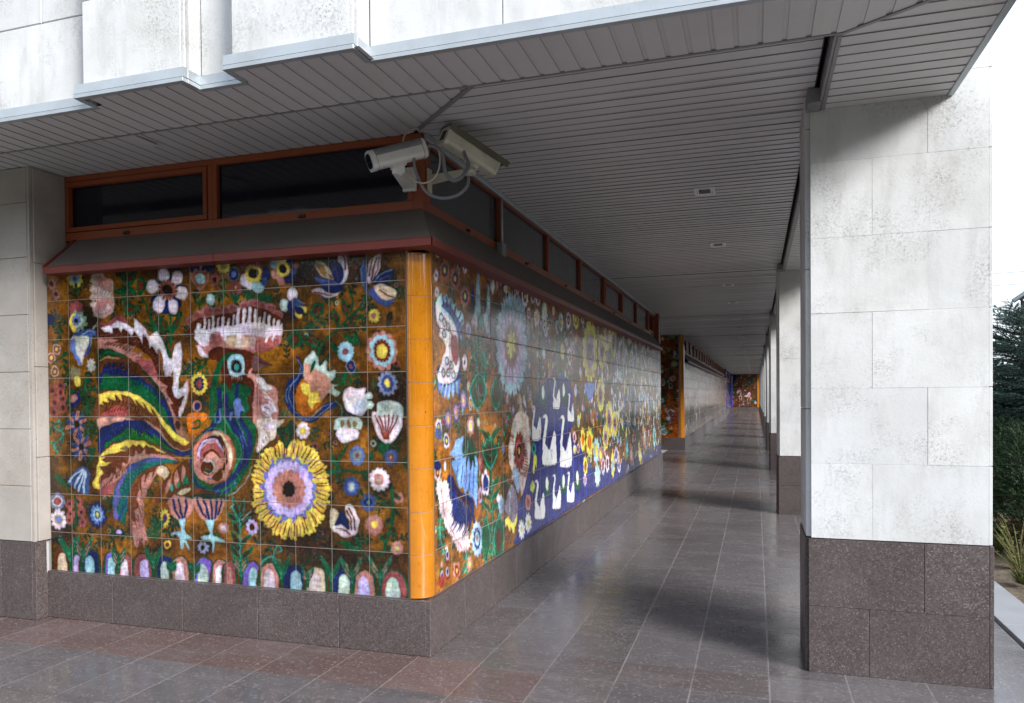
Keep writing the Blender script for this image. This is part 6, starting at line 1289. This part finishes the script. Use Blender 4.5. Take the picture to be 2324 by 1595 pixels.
mb = MB(); mb.obox(p0+u*.030+t*.02, p1+u*.030-t*.025, .110, .068, prof=rrect(.42, 5), smooth=True); mb.build('sunshield', M['grey_metal'], CA, b)
mid = p0*.45+p1*.55-u*.066
mb = MB(); mb.obox(mid+t*.045, mid-t*.045, .07, .022); mb.obox(mid-u*.008, mid-u*.052, .055, .06, up=t, taper=.7)
el = Vector((-2.168, 4.37, 3.128)); mb.obox(mid-u*.045, el, .042, .042, up=t); mb.obox(el+Vector((0, -.015, .01)), Vector((-2.222, 4.667, 3.145)), .042, .05, taper=1.9)
mb.build('bracket', M['cam'], CA, b)
mb = MB(); mb.box(-2.272, -2.175, 4.668, 4.6955, 3.085, 3.245, 0, .004); mb.build('wall_plate', M['cam'], CA, b)
mb = MB()
for x in (-2.25, -2.197): mb = MB(); mb.tube([(x, 4.6675, 3.105), (x, 4.658, 3.105)], .009, 8); mb.build('bolt', M['bolt'], CA, b)
mb = MB(); mb.box(-2.236, -2.205, 4.62, 4.6235, 3.137, 3.157); mb.build('sticker', M['sticker'], CA, b)
CB = thing('security_camera', (-2.13, 4.76, 3.19), 'older yellowed security camera with olive sunshield pointing right, down the arcade side', 'security camera', 'pair of security cameras'); b = (-2.13, 4.76, 3.19)
p0, p1 = Vector((-1.915, 4.56, 3.385)), Vector((-1.685, 4.86, 3.235)); t, u, s_ = frame_of(p0, p1, (.12, 0, 1))
mb = MB(); mb.obox(p0, p1, .12, .105, up=u, prof=rrect(.22, 3)); mb.obox(p0-t*.008, p0+t*.02, .13, .125, up=u, prof=rrect(.22, 3)); mb.obox(p1-t*.012, p1+t*.006, .128, .113, up=u, prof=rrect(.22, 3)); mb.build('housing', M['cam_old'], CB, b)
mb = MB(); mb.obox(p0-t*.012+u*.066, p1+t*.06+u*.066, .145, .014, up=u); mb.obox(p0-t*.012+u*.05+s_*.07, p1+t*.06+u*.05+s_*.07, .006, .035, up=u); mb.obox(p0-t*.012+u*.05-s_*.07, p1+t*.06+u*.05-s_*.07, .006, .035, up=u); mb.build('sunshield', M['cam_shade'], CB, b)
mb = MB(); mb.obox(p0-t*.0095, p0-t*.006, .06, .07, up=u); mb.build('rear_opening', M['black'], CB, b)
mb = MB(); jn = p0*.4+p1*.6-u*.09; mb.obox(jn+u*.04-t*.05, jn+u*.04+t*.05, .03, .05, up=u, prof=ROUND, smooth=True); mb.tube([jn+u*.05, jn-u*.02], .022, 12); mb.tube([jn-Vector((0, 0, .005)), jn-Vector((0, 0, .04))], .042, 16)
mb.obox(jn-Vector((0, 0, .022)), (-2.125, 4.80, 3.185), .035, .034, taper=1.5); mb.build('bracket', M['cam_old'], CB, b)
mb = MB(); mb.box(-2.1365, -2.122, 4.765, 4.83, 3.09, 3.26, 0, .004); mb.build('wall_plate', M['cam_old'], CB, b)
def loop(pts, r, name, mt, label, cat):
    P = [Vector(p) for p in pts]; out = []
    for i in range(len(P)-1):
        a, bb, c_, d = P[max(i-1, 0)], P[i], P[i+1], P[min(i+2, len(P)-1)]
        for k in range(8):
            q = k/8; out.append(.5*((2*bb)+(c_-a)*q+(2*a-5*bb+4*c_-d)*q*q+(3*bb-a-3*c_+d)*q**3))
    out.append(P[-1]); mb = MB(); mb.tube(out, r, 8); o = mb.build(name, mt); tag(o, label, cat); return o
loop([(-2.03, 4.49, 3.29), (-1.96, 4.47, 3.30), (-1.90, 4.48, 3.24), (-1.885, 4.50, 3.13), (-1.84, 4.52, 3.08), (-1.79, 4.55, 3.11), (-1.765, 4.60, 3.19), (-1.80, 4.62, 3.27), (-1.81, 4.63, 3.31)], .0125, 'conduit', M['conduit'], 'thick grey flexible conduit looping between the two security cameras', 'conduit')
loop([(-2.07, 4.42, 3.22), (-2.07, 4.45, 3.14), (-2.02, 4.49, 3.02), (-1.93, 4.52, 2.975), (-1.83, 4.55, 2.99), (-1.77, 4.58, 3.05), (-1.765, 4.6, 3.12)], .0105, 'conduit', M['conduit'], 'grey flexible conduit hanging in the lowest bow under the security cameras', 'conduit')
loop([(-2.09, 4.66, 3.475), (-2.13, 4.60, 3.47), (-2.17, 4.50, 3.40), (-2.165, 4.46, 3.24), (-2.12, 4.44, 3.12), (-2.03, 4.44, 3.06), (-1.95, 4.45, 3.08), (-1.91, 4.46, 3.16), (-1.92, 4.47, 3.27), (-2.0, 4.50, 3.32)], .005, 'cable', M['wire'], 'thin pinkish white cable looped round behind the security cameras', 'cable')

# ------------------------------------------------------------------ planting outside on the right
def needle_spray(mb, p, d, L, w, n, rng, curl=.0):
    """flat spray of thin leaflets along direction d"""
    d = d.normalized(); a = d.cross(Vector((0, 0, 1))); a = a.normalized() if a.length > .05 else Vector((1, 0, 0)); bb = a.cross(d)
    for k in range(n):
        q = k/n; c = p+d*(L*q)-Vector((0, 0, 1))*curl*q*q*L; ang = rng.uniform(0, 6.28); o = (a*math.cos(ang)+bb*math.sin(ang)); e = c+(o*.75+d*.8)*w*(1-.35*q)*rng.uniform(.7, 1.2); s2 = (d*math.cos(.5)-o*math.sin(.5)).cross(o).normalized()*w*.11
        i = len(mb.v); mb.v += [tuple(c-s2), tuple(c+s2), tuple(e)]; mb.f.append((i, i+1, i+2)); mb.mi.append(0); mb.sm.append(False)
def spruce(x, y, H, Rb, seed, label):
    rng = random.Random(seed); t = thing('spruce_tree', (x, y, 0), label, 'tree', 'spruces beside the building'); mb = MB(); mb.tube([(0, 0, -.1), (0, 0, H*.5), (0, 0, H*.98)], .11, 8, 0, .012); mb.build('trunk', M['bark'], t)
    mb = MB(); br = MB(); z = .25
    while z < H*.97:
        q = 1-z/H; n = int(10+9*q)
        for k in range(n):
            if rng.random() < .12: continue
            az = rng.uniform(0, 6.28); L = Rb*(q**.45)*rng.uniform(.75, 1.12)+.08; dz = .12+.5*(1-q)-.25*q; dv = Vector((math.cos(az), math.sin(az), dz)).normalized(); p = Vector((0, 0, z))
            br.tube([p, p+dv*L*.95], .014*q+.003, 5, 0, .002, False)
            m = max(3, int(L/.06))
            for j in range(m):
                f = (j+.7)/m; c = p+dv*L*f; side = 1 if j % 2 else -1; az2 = az+side*rng.uniform(.5, .95); l2 = (L*(1-f)*.5+.13)*rng.uniform(.8, 1.2)
                needle_spray(mb, c, Vector((math.cos(az2), math.sin(az2), dz-.08+rng.uniform(-.15, .12))), l2, .052, int(l2*190)+6, rng, .15)
            needle_spray(mb, p+dv*L*.8, dv, L*.25+.08, .045, 14, rng)
        z += .15+.10*q
    br.build('branch', M['bark'], t); mb.build('foliage', M['spruce'], t, fix=False); return t
s1 = spruce(4.75, 16.4, 3.25, 1.6, 3, 'blue green spruce right of the nearest pillar, its crown cut by the photo edge')
for (x, y, sc, lab) in ((4.6, 14.0, .9, 'blue green spruce just beyond the right photo edge, in front of the cut spruce'), (6.1, 27.5, 1.15, 'spruce behind the first one, further along the row'), (6.8, 12.2, 1.1, 'spruce nearest the viewer, beyond the right edge of the photo'), (6.4, 40., 1.3, 'farthest spruce of the row beside the arcade'),
                        (10.3, 20.5, 2.3, 'added unseen tall spruce right of the arcade, darkening reflections in the swan wall'), (11.2, 15.5, 2.5, 'tallest added spruce, unseen on the right, nearest the square'), (13.5, 27., 2.6, 'added unseen tall spruce at the back right, behind the other big ones'), (9.2, 12.4, 1.7, 'added unseen medium spruce right of the bed in front of the tallest one')):  # unseen big spruces added to block sky the swan wall would reflect
    c = copy_tree(s1); c.location = (x, y, 0); c.scale = (sc, sc, sc); c.rotation_euler.z = x*7; c['label'] = lab
def juniper(x, y, rx, ry, h, seed, label):
    rng = random.Random(seed); t = thing('juniper_bush', (x, y, 0), label, 'bush', 'juniper bushes along the bed'); mb = MB(); st = MB()
    for k in range(900):
        a = rng.uniform(0, 6.28); r = math.sqrt(rng.random()); bx, by = math.cos(a)*rx*r*.75, math.sin(a)*ry*r*.75; hz = h*(1-.55*r*r)*rng.uniform(.45, 1.0)
        lean = Vector((math.cos(a)*(.3+.9*r), math.sin(a)*(.3+.9*r), 1.0-.35*r)).normalized()
        p = Vector((bx, by, max(.02, hz-.25)))
        for q in range(5): needle_spray(mb, p+lean*(.05*q), (lean+Vector((rng.uniform(-.7, .7), rng.uniform(-.7, .7), rng.uniform(-.1, .4)))), .19, .034, 34, rng, .4)
        if k % 9 == 0: st.tube([(bx*.2, by*.2, -.05), tuple(p+lean*.2)], .012, 5, 0, .004, False)
    st.build('stem', M['bark'], t); mb.build('foliage', M['juniper'], t, fix=False); return t
j1 = juniper(3.02, 9.9, .85, 1.7, 1.45, 5, 'dark green feathery juniper behind the weed, right of the nearest pillar')
for (x, y, sc, lab) in ((3.5, 13.6, 1.0, 'dark juniper at the foot of the blue green spruce'), (3.6, 17.4, 1.05, 'third juniper along the bed, beyond the first spruce'), (3.7, 21.6, 1.1, 'fourth juniper along the bed'), (3.6, 26., 1.1, 'fifth juniper along the bed, farthest from the viewer'), (3.8, 31., 1.1, 'sixth juniper along the bed near the far spruce')):
    c = copy_tree(j1); c.location = (x, y, 0); c.scale = (sc, sc, sc); c.rotation_euler.z = y; c['label'] = lab
def weed(x, y, seed, label):
    rng = random.Random(seed); t = thing('weed_plant', (x, y, -.02), label, 'weed', 'weeds on the soil bed'); st = MB(); lf = MB()
    for k in range(26):
        a = rng.uniform(0, 6.28); L = rng.uniform(.2, .6); d = Vector((math.cos(a)*rng.uniform(.2, .8), math.sin(a)*rng.uniform(.2, .8), 1)).normalized(); p1 = d*L*.6; p2 = d*L+Vector((math.cos(a)*.05, math.sin(a)*.05, -.02)); st.tube([(0, 0, 0), p1, p2], .0055, 5, 0, .002, False)
        for j in range(7):
            q = rng.uniform(.1, 1.); c = p1*q*1.5; needle_spray(lf, c, Vector((math.cos(a+rng.uniform(-1, 1)), math.sin(a+rng.uniform(-1, 1)), .6)), .05, .03, 4, rng)
    for k in range(60):
        a = rng.uniform(0, 6.28); L = rng.uniform(.08, .2); e = Vector((math.cos(a)*L, math.sin(a)*L, rng.uniform(.03, .14))); s2 = Vector((-math.sin(a), math.cos(a), 0))*.008; i = len(lf.v); lf.v += [tuple(-s2), tuple(s2), tuple(e)]; lf.f.append((i, i+1, i+2)); lf.mi.append(0); lf.sm.append(False)
    st.build('stem', M['weed_stem'], t); lf.build('foliage', M['weed'], t, fix=False); return t
w1 = weed(2.25, 7.75, 8, 'spiky weed with orange stalks on the soil right of the nearest pillar')
for (x, y, lab) in ((2.45, 9.2, 'second weed further back on the soil bed, by the juniper'), (2.6, 12.5, 'small weed hidden deeper along the soil bed'), (2.42, 8.45, 'weed tuft between the front weed and the juniper'), (2.12, 9.6, 'weed growing close to the paving edge')):
    c = copy_tree(w1); c.location = (x, y, -.02); c.rotation_euler.z = y*3; c['label'] = lab
# added unseen tree mass behind and right: blocks low sky, darkens tile reflections
def tree_blocker():
    rng = random.Random(2); mb = MB()
    for k in range(230):
        a = R(rng.uniform(195, 350) if k < 150 else rng.uniform(350, 417)); d = rng.uniform(38, 48) if k < 150 else rng.uniform(26, 36); cx, cy, H, rr = math.cos(a)*d*1.2, math.sin(a)*d, (rng.uniform(9, 14.5) if k < 150 else rng.uniform(5, 9.5)), rng.uniform(2.2, 3.6)
        if k % 3 == 0: mb.tube([(cx, cy, -.1), (cx, cy, H*.6)], .2, 5, 1, .08)
        for q in range(90):
            t = rng.random(); z = H*(.12+.88*t); r = rr*math.sqrt(max(.05, 1-((t-.45)/.6)**2))*rng.uniform(.5, 1.05); an = rng.uniform(0, 6.28); p = Vector((cx+math.cos(an)*r, cy+math.sin(an)*r, z)); s = rng.uniform(.45, 1.0)
            u = Vector((rng.uniform(-1, 1), rng.uniform(-1, 1), rng.uniform(-1, 1))).normalized(); v = u.orthogonal().normalized(); w = u.cross(v)
            mb.poly([p+v*s, p+w*s*.8+u*.2, p-v*s, p-w*s*.8-u*.2])
    o = mb.build('tree_blocker', [M['juniper'], M['bark']], fix=False); tag(o, 'unseen dark belt of trees added to block low sky and darken tile reflections', 'trees', None, 'stuff')
tree_blocker()
# floodlight on a pole behind the spruce
fl = thing('floodlight', (6.35, 21.9, 0), 'grey floodlight on a pole tilted up behind the spruce top', 'floodlight'); b = (6.35, 21.9, 0)
mb = MB(); mb.tube([(6.35, 21.9, -.1), (6.35, 21.9, 3.95)], .045, 10); mb.build('pole', M['bark'], fl, b)
mb = MB(); mb.obox((6.12, 21.8, 3.94), (6.50, 21.72, 4.22), .26, .11, prof=rrect(.2, 3)); mb.build('lamp_head', M['trim'], fl, b)
mb = MB(); mb.obox((6.30, 21.9, 3.95), (6.42, 21.85, 4.10), .30, .03); mb.build('bracket', M['grey_metal'], fl, b)
for k, (z, lab) in enumerate(((11.1, 'upper thin overhead power line in the sky at the right edge'), (10.1, 'lower thin overhead power line in the sky at the right edge'))):
    P = [(20+(-30+6*j)*.9+2, 72-(-30+6*j)*.25, z+.4+.0012*(-30+6*j)**2) for j in range(13)]; mb = MB(); mb.tube(P, .025, 5); tag(mb.build('power_line', M['grey_metal']), lab, 'power line')
# bare far trees behind the spruces
def bare_tree(x, y, H, seed, label):
    rng = random.Random(seed); t = thing('bare_tree', (x, y, 0), label, 'tree', 'bare trees in the distance'); mb = MB(); tw = MB()
    def grow(p, d, L, r, lv):
        e = p+d*L; (mb if lv < 2 else tw).tube([p, p+d*L*.5+Vector((rng.uniform(-.05, .05), rng.uniform(-.05, .05), 0))*L, e], r, 5, 0, r*.6, False)
        if lv > 4: return
        for k in range(3 if lv else 5):
            nd = (d+Vector((rng.uniform(-.8, .8), rng.uniform(-.8, .8), rng.uniform(-.1, .5)))).normalized(); grow(e if k < 2 else p+d*L*.7, nd, L*rng.uniform(.55, .8), r*.55, lv+1)
    grow(Vector((0, 0, -.1)), Vector((0, 0, 1)), H*.3, .16, 0); mb.build('trunk', M['bark'], t); tw.build('twig', M['bark'], t); return t
t1 = bare_tree(14, 44, 8, 3, 'bare brownish tree far behind the floodlight')
for (x, y, sc, lab) in ((19, 58, 1.2, 'bare tree furthest back, behind the others at the right edge'), (12, 52, .9, 'bare tree just right of the pillar edge in the distance')):
    c = copy_tree(t1); c.location = (x, y, 0); c.scale = (sc, sc, sc); c.rotation_euler.z = x; c['label'] = lab
